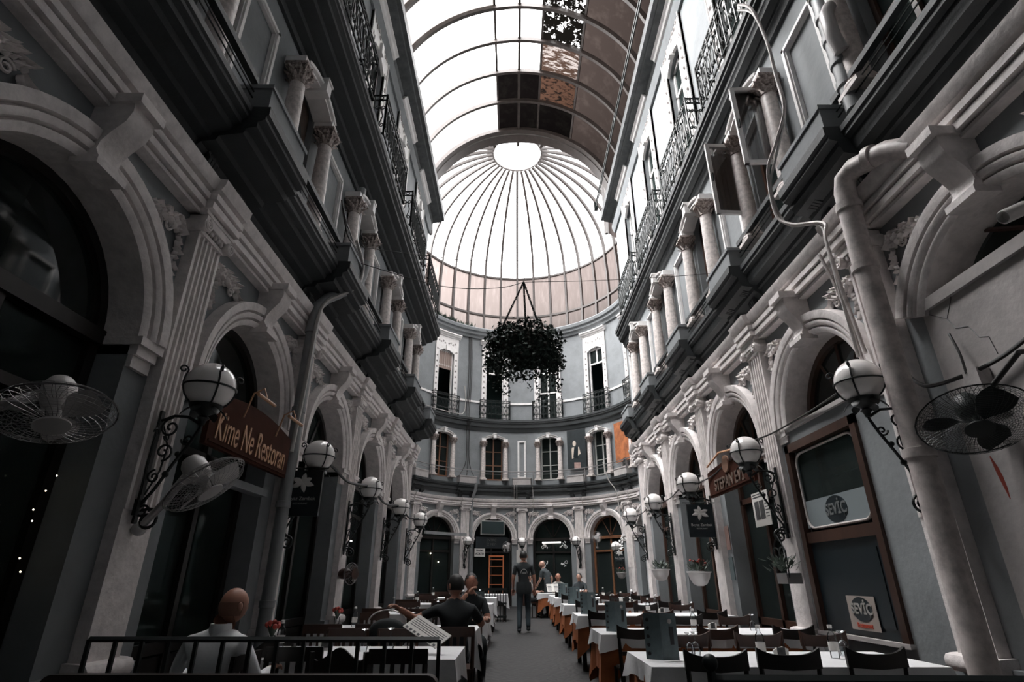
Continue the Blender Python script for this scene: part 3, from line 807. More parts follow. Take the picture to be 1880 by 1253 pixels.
o=b.build('cloth_bundle',M['plaster'],smooth=60,loc=MR(uc-.35,-.18,3.6)); tag(o,'pale crumpled cloth lying behind the lunette sill of the nearest right arch','cloth')
pc=TN and bpy.data.objects['trim_%d'%(TN[0]-1)]
for ck in (((4.36,3.40),(4.15,3.25),(4.1,3.14),(3.98,3.1),(3.92,2.98),(3.84,2.95),(3.82,2.8)),((4.15,3.25),(4.05,3.38),(4.02,3.45)),((3.9,1.75),(3.6,1.72),(3.45,1.76),(3.2,1.7))):
    b=MB(); b.tube([MR(u,.016,z) for u,z in ck],.0035,4); o=b.build('hairline_crack',M['cable'],pc)
# second right bay: flat grey wall with a brown framed door in it
uc=RB[1]
b=MB(MR); d0,d1=5.62,7.22
b.box(5.04,d0,0,.05,.0,3.05); b.box(d1,7.34,0,.05,.0,3.05); b.box(d0,d1,0,.05,.0,.72); b.box(d0,d1,0,.05,2.86,3.05)
trim(b,M['wall'],'flat grey wall panel around the brown framed window in the second right arch',cat='wall')
b=MB(MR); b.box(5.04,7.34,.0,.09,3.02,3.07); b.box(d0-.02,d1+.02,.03,.10,.68,.72)
trim(b,M['plaster'],'thin pale ledge across the second right arch under its lunette')
r=empty('door_%d'%DN[0],MR(uc,0,.72),'tall brown framed glazed door panel in the second arch of the right wall','door',kind='structure'); DN[0]+=1
b=MB(MR)
for a,c in ((d0,d0+.10),(d1-.10,d1)): b.box(a,c,-.02,.085,.72,2.86)
b.box(d0,d1,-.02,.085,2.76,2.86); b.box(d0,d1,-.02,.06,1.66,1.78)
wpart(b,'frame',M['brown'],r)
b=MB(MR)   # rounded inner frame
def rrect(u0,u1,z0,z1,rad,n=5):
    pts=[]
    for (cx_,cz,a0) in ((u1-rad,z1-rad,0),(u0+rad,z1-rad,90),(u0+rad,z0+rad,180),(u1-rad,z0+rad,270)):
        for k in range(n+1): a=math.radians(a0+90*k/n); pts.append((cx_+rad*cos(a),cz+rad*sin(a)))
    return pts
q=rrect(d0+.14,d1-.14,1.82,2.72,.14); b.tube([MR(u,.03,z) for u,z in q],.016,6,closed=True)
wpart(b,'glazing_bead',M['pipew'],r,60)
b=MB(MR); b.box(d0+.1,d1-.1,-.01,.0,1.78,2.76); wpart(b,'pane',M['pane'],r)
b=MB(MR); b.box(d0+.1,d1-.1,-.02,.03,.72,1.66); b.box(d0+.22,d1-.22,.03,.04,.82,1.56); wpart(b,'lower_panel',M['signblk'],r)
def sign_text(root,mtx,s,size,m,name='lettering',dx=0,dy=0,dz=.004,**k):
    return text_part(s,size,m,root,Matrix.Translation(-Vector(root.location))@mtx@Matrix.Translation((dx,dy,dz)),name,**k)
def flat_sign(name,side,u0,u1,z0,z1,w,m,label,cat='sign',th=.02,pts=None):
    MM={'left':ML,'right':MR,'back':MA}[side]
    uc_=(u0+u1)/2; zc=(z0+z1)/2; r=empty(name,MM(uc_,w,zc),label,cat)
    b=MB(MM); b.box(u0,u1,w,w+th,z0,z1,4 if side=='back' else 1); wpart(b,'board',m,r)
    if side=='left': mt=basis((0,1,0),(0,0,1),MM(uc_,w+th,zc))
    elif side=='right': mt=basis((0,-1,0),(0,0,1),MM(uc_,w+th,zc))
    else: a=uc_/AR; mt=basis((cos(a),-sin(a),0),(0,0,1),MM(uc_,w+th,zc))
    return r,mt
def disc(root,mt,r,m,name,sx=1,dx=0,dy=0,dz=.0,th=.004,inner=0):
    b=MB(); R=Matrix.Translation(-Vector(root.location))@mt@Matrix.Translation((dx,dy,dz))
    if inner: 
        n=36; 
        for k in range(n):
            pass
        pr=[(inner,0),(r,0),(r,th),(inner,th),(inner,0)]; b.lathe(pr,(0,0,0),40,R,sx,1,cap=False)
    else: b.lathe([(.001,0),(r,0),(r,th),(.001,th)],(0,0,0),32,R,sx,1,cap=False)
    return local(b,name,m,root)
# round logo posters on the door
r,mt=flat_sign('window_poster','right',5.72,7.12,1.83,2.14,.02,mat('frosted_window_film',(.20,.23,.24),.4),'pale frosted strip with a dark oval logo on the upper glass of the brown door','poster',.004)
disc(r,mt,.145,M['signblk'],'oval',1.55,dx=.0); sign_text(r,mt,'SEVİÇ',.17,mat('grey_logo_lettering',(.12,.13,.13),.5),dz=.006,sx=.95,ext=.002,bold=.004)
r,mt=flat_sign('menu_poster','right',6.06,6.56,.78,1.10+.0,.05,mat('cream_poster_card',(.34,.29,.26),.6),'cream poster with a dark oval logo and red lettering low in the brown framed door','poster',.006)
disc(r,mt,.115,M['signblk'],'oval',1.6,dy=.035); sign_text(r,mt,'SEVİÇ',.14,mat('grey_logo_lettering_light',(.3,.29,.27),.5),dy=.035,dz=.006,ext=.002,bold=.004); sign_text(r,mt,'Restaurant',.062,M['redtx'],dy=-.115,dz=.003,ext=.002,bold=.002)
# hanging wooden signs
def arch_board(side,u0,u1,z0,z1,w,m,label,th=.05,crown=.1):
    MM=ML if side=='left' else MR; uc_=(u0+u1)/2; zc=(z0+z1)/2
    r=empty('restaurant_sign',MM(uc_,w,zc),label,'sign'); b=MB(MM); N=12
    pts=[(u0,z0),(u1,z0)]+[(u1-(u1-u0)*k/N, z1+crown*sin(PI*k/N)) for k in range(N+1)]
    b.poly(pts,w,w+th); b.poly([(u0+.03,z0+.03),(u1-.03,z0+.03),(u1-.03,z0+.05),(u0+.03,z0+.05)],w+th,w+th+.012)
    wpart(b,'board',m,r)
    mt=basis((0,1,0) if side=='left' else (0,-1,0),(0,0,1),MM(uc_,w+th,zc)); return r,mt
r,mt=arch_board('left',4.78,6.62,2.36,2.82,.30,M['signbr'],'brown wooden restaurant sign with copper lettering hung across the second left arch')
sign_text(r,mt,'Kime Ne Restoran',.38,M['goldtx'],dy=-.04,sx=.56,shear=.15,ext=.006,bold=.0)
for u in (5.35,6.15):
    b=MB(); b.tube([ML(u,.36,2.75),ML(u,.42,3.0),ML(u,.52,3.05),ML(u,.56,2.95)],.01,6); b.tube([ML(u-.2,.56,2.93),ML(u+.2,.56,2.93)],.018,8); wpart(b,'picture_light',M['goldtx'],r,60)
r,mt=arch_board('right',7.75,9.62,2.52,2.93,.26,M['signbr'],'brown wooden sign with crown medallion hung across the third right arch',crown=.05)
sign_text(r,mt,'STEPAN EVİ',.25,mat('tarnished_sign_lettering',(.13,.09,.07),.5),dy=-.06,sx=.95,ext=.01,bold=.004)
disc(r,mt,.13,mat('faded_medallion',(.22,.12,.08),.5),'medallion',1,dy=.2,th=.03)
b=MB(); b.tube([MR(7.9,.34,3.02),MR(8.7,.40,3.1),MR(9.5,.34,3.02)],.016,6); wpart(b,'light_bar',M['goldtx'],r,60)
r,mt=flat_sign('newspaper_page','right',8.44,9.02,2.0,2.5,-.14,M['paper'],'framed white newspaper page with dark photographs under the brown sign of the third right arch','poster',.01)
b=MB(); R=Matrix.Translation(-Vector(r.location))@mt
b.box(-.22,-.06,-.15,.12,.0,.003,R=R); b.box(-.04,.12,-.15,.12,.0,.003,R=R)
for k in range(6): b.box(.15,.26,-.13+.045*k,-.115+.045*k,0,.002,R=R)
b.box(-.25,.25,.17,.19,0,.002,R=R); b.box(-.25,.2,.21,.225,0,.002,R=R); local(b,'print',M['papergr'],r)
# lily boards, hung square to the wall from the lamp brackets
def lily(x0,x1,y,z0,z1,label,flip):
    c=((x0+x1)/2,y,(z0+z1)/2); r=empty('hanging_sign',c,label,'sign','black lily signs')
    b=MB(); b.box(x0-c[0],x1-c[0],-.02,.02,z0-c[2],z1-c[2]); local(b,'board',M['signblk'],r)
    b=MB()
    for k,(a,L) in enumerate(((80,.12),(25,.12),(-15,.15),(-75,.13),(205,.15),(160,.14))):
        a=math.radians(a if not flip else 180-a); b.leaf((0,-.025,.13),(cos(a),0,sin(a)),(0,-1,0),L,.065,.006,.0)
    local(b,'lily_flower',M['whitetx'],r,60)
    b=MB(); b.tube([(0,-.024,.12),(.01 if flip else -.01,-.024,.0)],.004,4); local(b,'stem',M['leaf2'],r)
    mt=basis((1,0,0),(0,0,1),(0,-.02,0))
    text_part('Beyaz Zambak',.062,M['whitetx'],r,mt@Matrix.Translation((0,-.07,.001)),'lettering',.001)
    text_part('RESTAURANT',.03,M['seam'],r,mt@Matrix.Translation((0,-.13,.001)),'small_lettering',.001)
    b=MB(); b.tube([(x0-c[0]-.06,0,z1-c[2]+.03),(x1-c[0]+.06,0,z1-c[2]+.03)],.009,5)
    for q in (x0,x1): b.tube([(q-c[0],0,z1-c[2]+.03),(q-c[0],0,z1-c[2]-.02)],.005,4)
    local(b,'hanger',M['iron'],r)
lily(-2.93,-2.45,7.12,1.98,2.54,'black hanging board with a white lily under the second lamp of the left wall',False)
lily(2.98,3.42,9.95,1.92,2.46,'black hanging board with a white lily under the third lamp of the right wall',True)
lily(4.12,4.42,24.2,1.95,2.35,'small black lily board under the crowded lamps at the far right corner',True)
# ------------------------------------------------------------------ wall lamps
def lamp_proto(gr=.2):
    r=empty('wall_lamp',(0,0,0),'x','lamp','opal globe lamps on wrought iron brackets')
    b=MB(); b.ball((0,.36,0),gr,28,18); local(b,'globe',M['globe'],r,80)
    b=MB()
    b.tube([(gr*1.03*cos(t),.36+gr*1.03*sin(t),-.02) for t in [2*PI*k/24 for k in range(24)]],.009,6,closed=True)
    for k in range(4):
        a=PI/4+k*PI/2; pts=[]
        for j in range(9):
            ph=math.radians(-80+j*13); pts.append((cos(a)*gr*1.05*cos(ph),.36+sin(a)*gr*1.05*cos(ph),gr*1.05*sin(ph)))
        e1=(cos(a),sin(a),0); p0=pts[-1]
        sp=spiral((p0[0]+cos(a)*.035,p0[1]+sin(a)*.035,p0[2]+.015),.036,1.1,PI,e1,(0,0,1),10,.3,-1)
        b.tube(pts+sp,.008,5)
    local(b,'cage',M['iron'],r,60)
    b=MB(); b.lathe([(.02,-.34),(.03,-.3),(.05,-.28),(.03,-.26),(.07,-.235),(.12,-.2),(.135,-.17),(.11,-.165),(.05,-.19)],(0,.36,0),14)
    for k in range(6):
        a=k*PI/3; b.leaf((.11*cos(a),.36+.11*sin(a),-.2),(cos(a),sin(a),-.5),(0,0,1),.09,.08,.008,-.4)
    local(b,'cup',M['iron'],r,50)
    b=MB(); E1=(0,1,0); E2=(0,0,1)
    b.box(-.022,.022,0,.02,-1.12,-.22)
    b.tube([(0,.02,-.98),(0,.10,-.86),(0,.20,-.66),(0,.30,-.48),(0,.355,-.36),(0,.36,-.3)],.014,6)
    b.tube([(0,.02,-.3),(0,.12,-.26),(0,.24,-.27),(0,.34,-.33)],.013,6)
    b.tube(spiral((0,.11,-.36),.085,1.5,PI/2,E1,E2,20,.15),.010,5)
    b.tube(spiral((0,.1,-.56),.075,1.5,-PI/2,E1,E2,20,.15),.010,5)
    b.tube(spiral((0,.07,-.76),.055,1.4,PI/2,E1,E2,18,.15),.009,5)
    b.tube(spiral((0,.27,-.46),.05,1.4,PI,E1,E2,18,.15),.009,5)
    b.tube(spiral((0,.105,-1.09),.085,1.7,PI*.7,E1,E2,26,.15,-1),.013,6)
    b.tube(spiral((0,.05,-1.03),.055,1.5,0,E1,E2,18,.15),.010,5)
    brk=local(b,'bracket',M['iron'],r,50); b=MB()
    for s in (-1,1):
        b.tube([(s*.02,.02,-.9),(s*.09,.05,-.7),(s*.10,.06,-.5),(s*.03,.03,-.34)],.008,5)
        b.tube(spiral((s*.07,.05,-.42),.04,1.3,0,(1,0,0),E2,12,.2,s),.007,5)
    b.box(-.045,.045,0,.03,-1.06,-.94); b.ball((0,.16,-.74),.028,8,6); b.ball((0,.22,-.58),.024,8,6)
    local(b,'side_scrolls',M['iron'],brk,50)
    return r
lp=lamp_proto()
for side,MM,PP in (('left',ML,LP),('right',MR,RP)):
    for i,u in enumerate(PP):
        if i==0: continue
        place(lp,side,u+(-.08 if side=='left' else -.05),.12,2.77 if side=='left' else 2.86+(.06 if i==1 else 0),'white globe lamp on a scrolled black iron bracket, %s of those on the %s'%(ORD[i-1] if i<5 else 'farthest',SN[side]))
for i,nm in ((3,'left'),(4,'middle'),(5,'right')):
    place(lp,'back',PP[0]*0+AP[i],.12,2.88,'small looking globe lamp on the %s pilaster of the curved end wall'%nm)
place(lp,'back',AP[6]-.25,.3,2.55,'lower globe lamp among white scroll ornaments at the far right corner')
# white ornament cluster at far right corner lamp
b=MB(); rr=random.Random(4)
for k in range(16):
    b.leaf((4.45+rr.uniform(-.14,.14),24.3+rr.uniform(-.15,.15),2.75+rr.uniform(-.35,.25)),(rr.uniform(-1,1),-.2,rr.uniform(-1,1)),(0,-1,0),.13,.06,.02,.3)
o=b.build('flower_garland',M['white'],smooth=60,loc=(4.5,24.3,2.75)); tag(o,'white scroll garland wrapped round the lamp at the far right corner','garland')
# ------------------------------------------------------------------ fans
def fan(center,n,R,label,cage,body,arm_to,mesh=36,hub=.09,name='wall_fan',ring=10):
    r=empty(name,center,label,'fan'); n=Vector(n).normalized(); e1=n.cross(Vector((0,0,1))).normalized(); e2=e1.cross(n)
    T=Matrix.Identity(4)
    for i in range(3): T[i][0]=e1[i];T[i][1]=e2[i];T[i][2]=n[i]
    b=MB()
    def P(a,rr_,h): v=T@Vector((rr_*cos(a),rr_*sin(a),h)); return tuple(v)
    for k in range(mesh):
        a=2*PI*k/mesh
        for sg,dd in ((1,.07),(-1,.06)): b.tube([P(a+.25*sg*(1-q),R*(.18+.82*q),sg*dd*math.sqrt(max(0,1-q**3))) for q in (0,.35,.7,.9,1)],.0016 if R<.33 else .0018,3,cap=False)
    for rr_ in [R]+[R*(.3+.7*k/ring) for k in range(1,ring)] :
        for sg,dd in ((1,.07),(-1,.06)):
            q=(rr_/R-.18)/.82; b.tube([P(2*PI*k/28,rr_,sg*dd*math.sqrt(max(0,1-q**3))) for k in range(28)],.006 if rr_==R else .0013,4 if rr_==R else 3,closed=True)
    local(b,'cage',cage,r,80)
    b=MB(); b.lathe([(.001,.075),(hub,.075),(hub,.085),(.001,.088)],(0,0,0),20,T,cap=False); local(b,'badge',body,r)
    for k in range(3):
        b=MB(); a0=k*2*PI/3
        q=[]
        for j in range(7):
            t=j/6; rr_=R*(.15+.72*t); wd=.16+.34*sin(PI*(t*.8+.1)); 
            q.append([P(a0-wd,rr_,-.03),P(a0,rr_,0.0),P(a0+wd,rr_,.03)])
        ids=[[b.p(*x) for x in row] for row in q]; ids2=[[b.p(*(Vector(x)+n*.004)) for x in row] for row in q]
        for j in range(6):
            for c in range(2):
                b.face((ids[j][c],ids[j+1][c],ids[j+1][c+1],ids[j][c+1])); b.face((ids2[j][c],ids2[j][c+1],ids2[j+1][c+1],ids2[j+1][c]))
        local(b,'blade',body,r,60)
    b=MB(); b.lathe([(.001,-.24),(.06,-.23),(.085,-.19),(.09,-.1),(.07,-.05),(.04,-.03),(.03,.05)],(0,0,0),18,T); local(b,'motor',body,r)
    b=MB(); c=T@Vector((0,0,-.17)); at=Vector(arm_to)-Vector(center)
    b.tube([tuple(c),tuple(c.lerp(at,.5)+Vector((0,0,-.03))),tuple(at)],.03,10); R2=Matrix.Translation(at); b.ball((0,0,0),.055,12,8,R=R2)
    local(b,'arm',body,r,60)
    return r
fan((-2.62,3.02,2.12),(.28,-.2,-.9),.30,'white wall fan with a round wire cage, nearest on the left in the shade',M['steel'],M['plasticw'],(-3.0,2.6,1.95))
fan((-2.28,4.12,1.90),(.62,.05,-.75),.29,'white wall fan tilted down beneath the brown restaurant sign',M['steel'],M['plasticw'],(-2.93,4.5,1.62))
fan((3.3,3.86,2.30),(-.22,-.42,-.86),.36,'large black wire fan with red ribbons on the plaster wall at the right',M['iron'],M['iron'],(3.6,4.15,2.5),mesh=60,ring=16)
fan((-.38,26.3,2.62),(.6,-.8,-.1),.24,'small pale fan between the screen arch and the middle arch of the curved end wall',M['steel'],M['plasticw'],(-.5,27.2,2.5),mesh=20,ring=4)
fan((3.6,25.8,3.0),(-.3,-.9,-.1),.24,'small clear round fan high in the right arch of the curved end wall',M['steel'],M['plasticw'],(3.7,26.4,2.6),mesh=20,ring=4)
fan((-2.75,10.0,1.35),(.9,-.4,0),.17,'small round heater fan beside the third left pilaster',M['steel'],M['brown'],(-2.92,10.2,1.35),mesh=20,ring=4)
for k,(p0,p1) in enumerate((((3.22,3.75,2.02),(3.26,3.72,1.74)),((3.42,3.62,2.03),(3.5,3.55,1.9)))):
    b=MB(); b.leaf(p0,Vector(p1)-Vector(p0),(-1,0,0),(Vector(p1)-Vector(p0)).length,.035,.004,.1)
    o=b.build('ribbon',M['redrib'],smooth=60,loc=p0); tag(o,['long red ribbon dangling under the black fan','short red ribbon dangling from the right rim of the black fan'][k],'ribbon')
b=MB(); b.tube([(3.3,3.35,2.62),(3.3,3.75,2.42),(3.32,3.9,2.3)],.018,8); b.tube([(3.55,3.35,2.66),(3.3,3.35,2.62)],.018,8)
o=b.build('fan_pole',M['cable'],smooth=60,loc=(3.3,3.35,2.62)); tag(o,'dark tube running from the plaster wall to the large black fan','pole')
b=MB(ML); b.box(5.35,6.75,-.02,.12,2.16,2.24); o=b.build('door_lintel',M['wall'],loc=ML(6.05,.05,2.2)); tag(o,'pale lintel bar under the brown restaurant sign on the left','lintel')
for k in range(1,5):
    y0,y1=LP[k]-.08,LP[k+1]-.08
    if k>=2: cable([(-2.62,y0+.2,2.72),(-2.72,(y0+y1)/2-.4,2.80),(-2.72,(y0+y1)/2+.4,2.72),(-2.62,y1-.2,2.78)],.022,M['cable'],'dark scrolled bar linking the %s and %s globe lamps on the left'%(ORD[k-1],ORD[k] if k<4 else 'farthest'))
    y0,y1=RP[k],RP[k+1]
    if k>=2: cable([(3.2,y0+.2,2.8),(3.3,(y0+y1)/2-.5,2.95),(3.3,(y0+y1)/2+.5,2.85),(3.2,y1-.2,2.82)],.012,M['cable'],'thin dark bar linking the %s and %s globe lamps on the right'%(ORD[k-1],ORD[k] if k<4 else 'farthest'))
b=MB(MA); b.box(AR*math.radians(-55),AR*math.radians(-29),.40,.52,3.10,3.22,8); o=b.build('awning_bar',M['pipe'],loc=MA(AR*math.radians(-42),.45,3.15)); tag(o,'grey awning bar across the left arch of the curved end wall','awning')
# security camera, junction box
r=empty('security_camera',(3.42,3.12,3.56),'small white security camera on the right wall beside the nearest lunette','camera')
b=MB(); R=Matrix.Rotation(PI/2,4,'Y')@Matrix.Rotation(.5,4,'X'); b.lathe([(.001,-.1),(.045,-.1),(.05,-.09),(.05,.09),(.045,.1),(.038,.1),(.03,.06),(.001,.06)],(0,0,0),18,Matrix.Rotation(-2.0,4,'Y'),cap=False); local(b,'housing',M['plasticw'],r)
b=MB(); b.tube([(0,0,0.03),(.08,0,.05),(.2,0,.03)],.015,8); local(b,'mount',M['plasticw'],r)
b=MB(); b.box(3.5,3.6,3.93,4.07,2.54,2.74); o=b.build('junction_box',M['plaster'],loc=(3.55,4.0,2.64)); tag(o,'pale square junction box on the plaster wall above the black fan','box')
# ------------------------------------------------------------------ pipes and cables
def pipe(name,pts,rad,m,label,cat='pipe',collars=(),n=12,group=None):
    r=empty(name,pts[0],label,cat,group); b=MB(); b.tube(pts,rad,n); wpart(b,'tube',m,r,60)
    for (p,d) in collars:
        b=MB(); d=Vector(d).normalized(); p=Vector(p); b.tube([p-d*.04,p-d*.035,p+d*.035,p+d*.04],[rad*1.02,rad*1.18,rad*1.18,rad*1.02],n); wpart(b,'collar',m,r,60)
    return r
pipe('drain_pipe',[(-2.42,7.7,6.0),(-2.44,7.68,5.75),(-2.5,7.55,5.45),(-2.75,7.15,5.05),(-2.83,7.02,4.85),(-2.84,6.99,4.6),(-2.84,6.96,.75),(-2.84,6.96,.1)],.075,M['pipe'],'grey drain pipe bending under the ledge and down beside the second left pilaster',collars=[((-2.84,6.98,4.45),(0,0,1)),((-2.84,6.97,3.3),(0,0,1)),((-2.84,6.96,2.1),(0,0,1)),((-2.84,6.96,1.0),(0,0,1)),((-2.5,7.55,5.45),(-.5,-.8,-.9))])
pipe('drain_pipe',[(3.5,3.75,4.72),(3.42,3.95,4.86),(3.34,4.3,4.97),(3.31,4.42,4.93),(3.3,4.46,4.8),(3.3,4.49,4.0),(3.3,4.5,.75),(3.3,4.5,.4)],.10,M['pipew'],'thick pale drain pipe elbowing down past the nearest globe lamp on the right',collars=[((3.3,4.47,4.62),(0,0,1)),((3.3,4.49,3.95),(0,0,1)),((3.3,4.5,2.2),(0,0,1)),((3.38,4.1,4.92),(-.3,1,.3))],n=18)
pipe('vent_pipe',[(3.42,4.12,5.55),(3.42,4.12,8.2)],.10,M['pipe'],'grey vent pipe with many collars beside the nearest first floor panel on the right',collars=[((3.42,4.12,z),(0,0,1)) for z in (5.9,6.2,6.55,6.9,7.25,7.6)],n=16)
pipe('vent_pipe',[(3.34,3.98,6.2),(3.28,3.95,6.35),(3.28,3.95,6.7),(3.36,3.98,6.85)],.07,M['plasticw'],'short pale elbow pipe clamped to the vent pipe on the right',n=14)
pipe('drain_pipe',[(-2.86,8.35,8.0),(-2.86,8.28,7.6),(-2.86,8.28,5.6)],.07,M['pipe'],'grey drain pipe behind the far column of the second left first floor window',collars=[((-2.86,8.28,7.5),(0,0,1))])
pipe('drain_pipe',[(-2.72,6.55,13.0),(-2.9,6.6,12.7),(-2.92,6.6,8.9)],.09,M['pipe'],'grey drain pipe running down the top floor of the left wall',collars=[((-2.92,6.6,11.3),(0,0,1))])
P_=MA(AR*math.radians(-24.8),.1,0)
pipe('drain_pipe',[MA(AR*math.radians(-24),.5,5.5),MA(AR*math.radians(-24.2),.46,5.2),MA(AR*math.radians(-24.8),.15,4.75),MA(AR*math.radians(-24.8),.13,4.4),MA(AR*math.radians(-24.8),.12,.25)],.07,M['pipe'],'grey drain pipe left of the screen arch on the curved end wall',collars=[(MA(AR*math.radians(-24.8),.12,2.8),(0,0,1))])
cable([(3.2,5.3,8.78),(3.15,4.95,8.2),(3.2,4.89,7.5),(3.2,4.89,6.9),(3.18,4.86,6.35),(3.16,5.15,6.1),(3.14,5.42,5.9),(3.14,5.47,5.3),(3.2,5.3,5.02),(3.3,4.9,4.75),(3.24,4.85,4.5),(3.25,4.82,3.9),(3.28,4.78,3.2)],.02,M['pipew'],'pale bundled cable snaking down the near right wall to the globe lamp')
cable([(3.22,5.38,8.78),(3.2,5.02,8.2),(3.24,4.94,7.5),(3.23,4.94,6.9),(3.2,4.92,6.3),(3.18,5.22,6.0),(3.17,5.5,5.7),(3.19,5.4,5.1),(3.3,4.98,4.78),(3.27,4.9,4.4),(3.27,4.88,3.2)],.016,M['cablew'],'second thinner pale cable beside the bundle on the near right wall')
cable([(3.22,4.98,4.4),(3.3,4.93,3.8),(3.33,4.92,3.15)],.018,M['pipew'],'short pale conduit beside the bundled cables on the near right wall')
cable([(3.5,4.7,3.05),(3.5,4.58,2.86),(3.5,4.41,2.75),(3.52,4.02,2.72),(3.55,3.7,2.75),(3.56,3.3,2.85)],.018,M['cable'],'dark thick cable sagging across the pale plaster wall')
cable([(3.5,4.03,2.72),(3.52,4.05,2.9),(3.55,4.12,3.1)],.01,M['cable'],'thin dark cable rising from the junction box on the plaster wall')
cable([(3.05,4.72,3.1),(3.2,5.1,3.1),(3.45,5.6,3.09),(3.5,7.2,3.08),(3.25,7.45,3.0)],.012,M['cable'],'dark cable along the pale ledge under the second right lunette')
cable([(-2.46,7.2,6.1),(-2.42,7.55,5.85),(-2.45,7.45,5.4),(-2.72,7.05,4.95),(-2.76,6.92,4.5),(-2.76,6.85,3.6),(-2.76,6.75,2.7)],.028,M['cablew'],'pale cable bundle twisting down over the grey drain pipe on the left')
for k in range(4): cable([(-2.55+.02*k,6.6+.05*k,6.4-.1*k),(-2.5,6.9+.04*k,6.0+.03*k),(-2.45,7.3,5.95-.04*k),(-2.44,7.6+.02*k,5.7)],.012,M['cable'],['thick','second','third','lowest'][k]+' dark cable looping off the left ledge above the drain pipe elbow')
cable([(3.4,7.6,8.4),(3.25,7.2,7.9),(3.25,6.9,7.5),(3.3,6.7,7.35)],.006,M['cablew'],'thin drooping wire under the right top ledge')
for k,a in enumerate((-29.,-28.,-27.2)):
    cable([MA(AR*math.radians(a),.06,13.2),MA(AR*math.radians(a+.5),.07,11),MA(AR*math.radians(a-.3),.08,9),MA(AR*math.radians(a),.3,8.7),MA(AR*math.radians(a),.1,8.1),MA(AR*math.radians(a+.4),.1,6.6),MA(AR*math.radians(a+(k-1)*3),.12,5.9)],.018,M['cable'],['left','middle','right'][k]+' of three dark cables running down the left part of the curved end wall')
cable([MA(AR*math.radians(-60),.3,8.82),MA(AR*math.radians(-50),.29,8.83),MA(AR*math.radians(-36),.29,8.83),MA(AR*math.radians(-31),.12,9.0),MA(AR*math.radians(-30),.1,9.6),MA(AR*math.radians(-31),.1,10.4)],.022,M['cablew'],'white hose lying along the upper ledge of the curved end wall')
for k,a in enumerate((-2.2,-.8)): cable([MA(AR*math.radians(a),.5,5.6),MA(AR*math.radians(a),.4,5.2),MA(AR*math.radians(a),.14,4.7),MA(AR*math.radians(a),.13,3.2)],.016,M['cablew'],['left','right'][k]+' pale conduit beside the middle pilaster of the curved end wall')
cable([MA(AR*math.radians(52),.5,6.2),MA(AR*math.radians(54),.4,5.4),MA(AR*math.radians(57),.25,4.9),MA(AR*math.radians(58),.2,4.0),MA(AR*math.radians(58.5),.2,3.1)],.02,M['cablew'],'pale hose coming down to the lamp at the right end of the curved wall')
cable([MA(AR*math.radians(8),.4,5.4),MA(AR*math.radians(8),.2,4.4),MA(AR*math.radians(6.5),.12,3.4)],.012,M['cablew'],'thin pale conduit left of the middle arch of the curved wall')
# ------------------------------------------------------------------ things in the curved end wall
def aa(d): return AR*math.radians(d)
r,mt=flat_sign('television','back',aa(-19.6),aa(-7.2),3.2,3.85,.10,M['seam'],'flat television in a pale frame inside the screen arch of the curved end wall','television',.06)
b=MB(); R=Matrix.Translation(-Vector(r.location))@mt; b.box(-.53,.53,-.27,.27,.03,.05,R=R); local(b,'screen',M['screen'],r)
r,mt=flat_sign('restaurant_sign','back',aa(-21.5),aa(-5.5),2.62,3.12,-.05,M['signblk'],'dark sign with faint lettering below the television','sign',.04)
sign_text(r,mt,'ENTRO',.16,mat('dim_sign_lettering',(.12,.11,.10),.5),dy=.11,ext=.004); sign_text(r,mt,'CENEVİZ MEYHANESİ',.16,mat('dim_sign_lettering_b',(.13,.12,.11),.5),dy=-.08,ext=.004,sx=.88)
disc(r,mt,.06,M['seam'],'emblem',1,dx=.42,dy=.12,th=.01)
r,mt=flat_sign('notice_board','back',aa(-22.4),aa(-17.0),2.25,2.6,.06,M['paper'],'small white notice board with black capitals at the left of the dark sign','sign',.02)
sign_text(r,mt,'TERASIMIZ',.10,M['menud'],dy=.09,ext=.002,sx=.78,bold=.003); sign_text(r,mt,'AÇIKTIR',.13,M['menud'],dy=-.06,ext=.002,sx=.85,bold=.004)
r=empty('display_rack',MA(aa(-10.8),-.05,.3),'orange framed display rack with shelves in the screen arch of the curved wall','rack')
b=MB(MA); u0,u1=aa(-14.6),aa(-7.2)
for u in (u0,u1-.05): b.box(u,u+.05,-.1,-.04,.35,2.3)
b.box(u0,u1,-.1,-.04,2.24,2.32,2)
wpart(b,'frame',M['orangewood'],r)
for k,z in enumerate((.65,1.05,1.45,1.82,2.12)):
    b=MB(MA); b.box(u0+.04,u1-.04,-.3,-.05,z,z+.03,2); wpart(b,'shelf',M['orangewood'],r)
r,mt=flat_sign('paper_notice','back',aa(-1.0),aa(1.5),2.0,2.55,.16,M['paper'],'white paper notice on the pilaster right of the television arch','notice',.01)
# lit tubes
M['tube']=None
def emis(name,col,st):
    m=bpy.data.materials.new(name); m.use_nodes=True; nt=m.node_tree; b=nt.nodes['Principled BSDF']; b.inputs['Base Color'].default_value=(*col,1); b.inputs['Emission Color'].default_value=(*col,1); b.inputs['Emission Strength'].default_value=st; return m
TU=emis('lit_fluorescent_tube',(1,.95,.9),.45); BU=emis('lit_string_bulb',(1,.85,.6),2)
b=MB(); b.tube([MA(aa(11.8),-.15,2.88),MA(aa(21),-.15,2.88)],.035,8); o=b.build('tube_light',TU,smooth=60,loc=MA(aa(16),-.15,2.88)); tag(o,'lit white tube light inside the middle arch of the curved end wall','light')
b=MB(); b.tube([(-3.32,11.35,1.98),(-3.32,11.85,1.98)],.014,8); o=b.build('tube_light',TU,smooth=60,loc=(-3.32,11.6,1.98)); tag(o,'lit thin tube light in the fourth left shopfront','light')
for k,(y,z) in enumerate(((4.41,2.02),(4.36,1.89),(4.3,1.75),(4.3,1.67),(4.33,1.41),(4.37,1.32))):
    pass
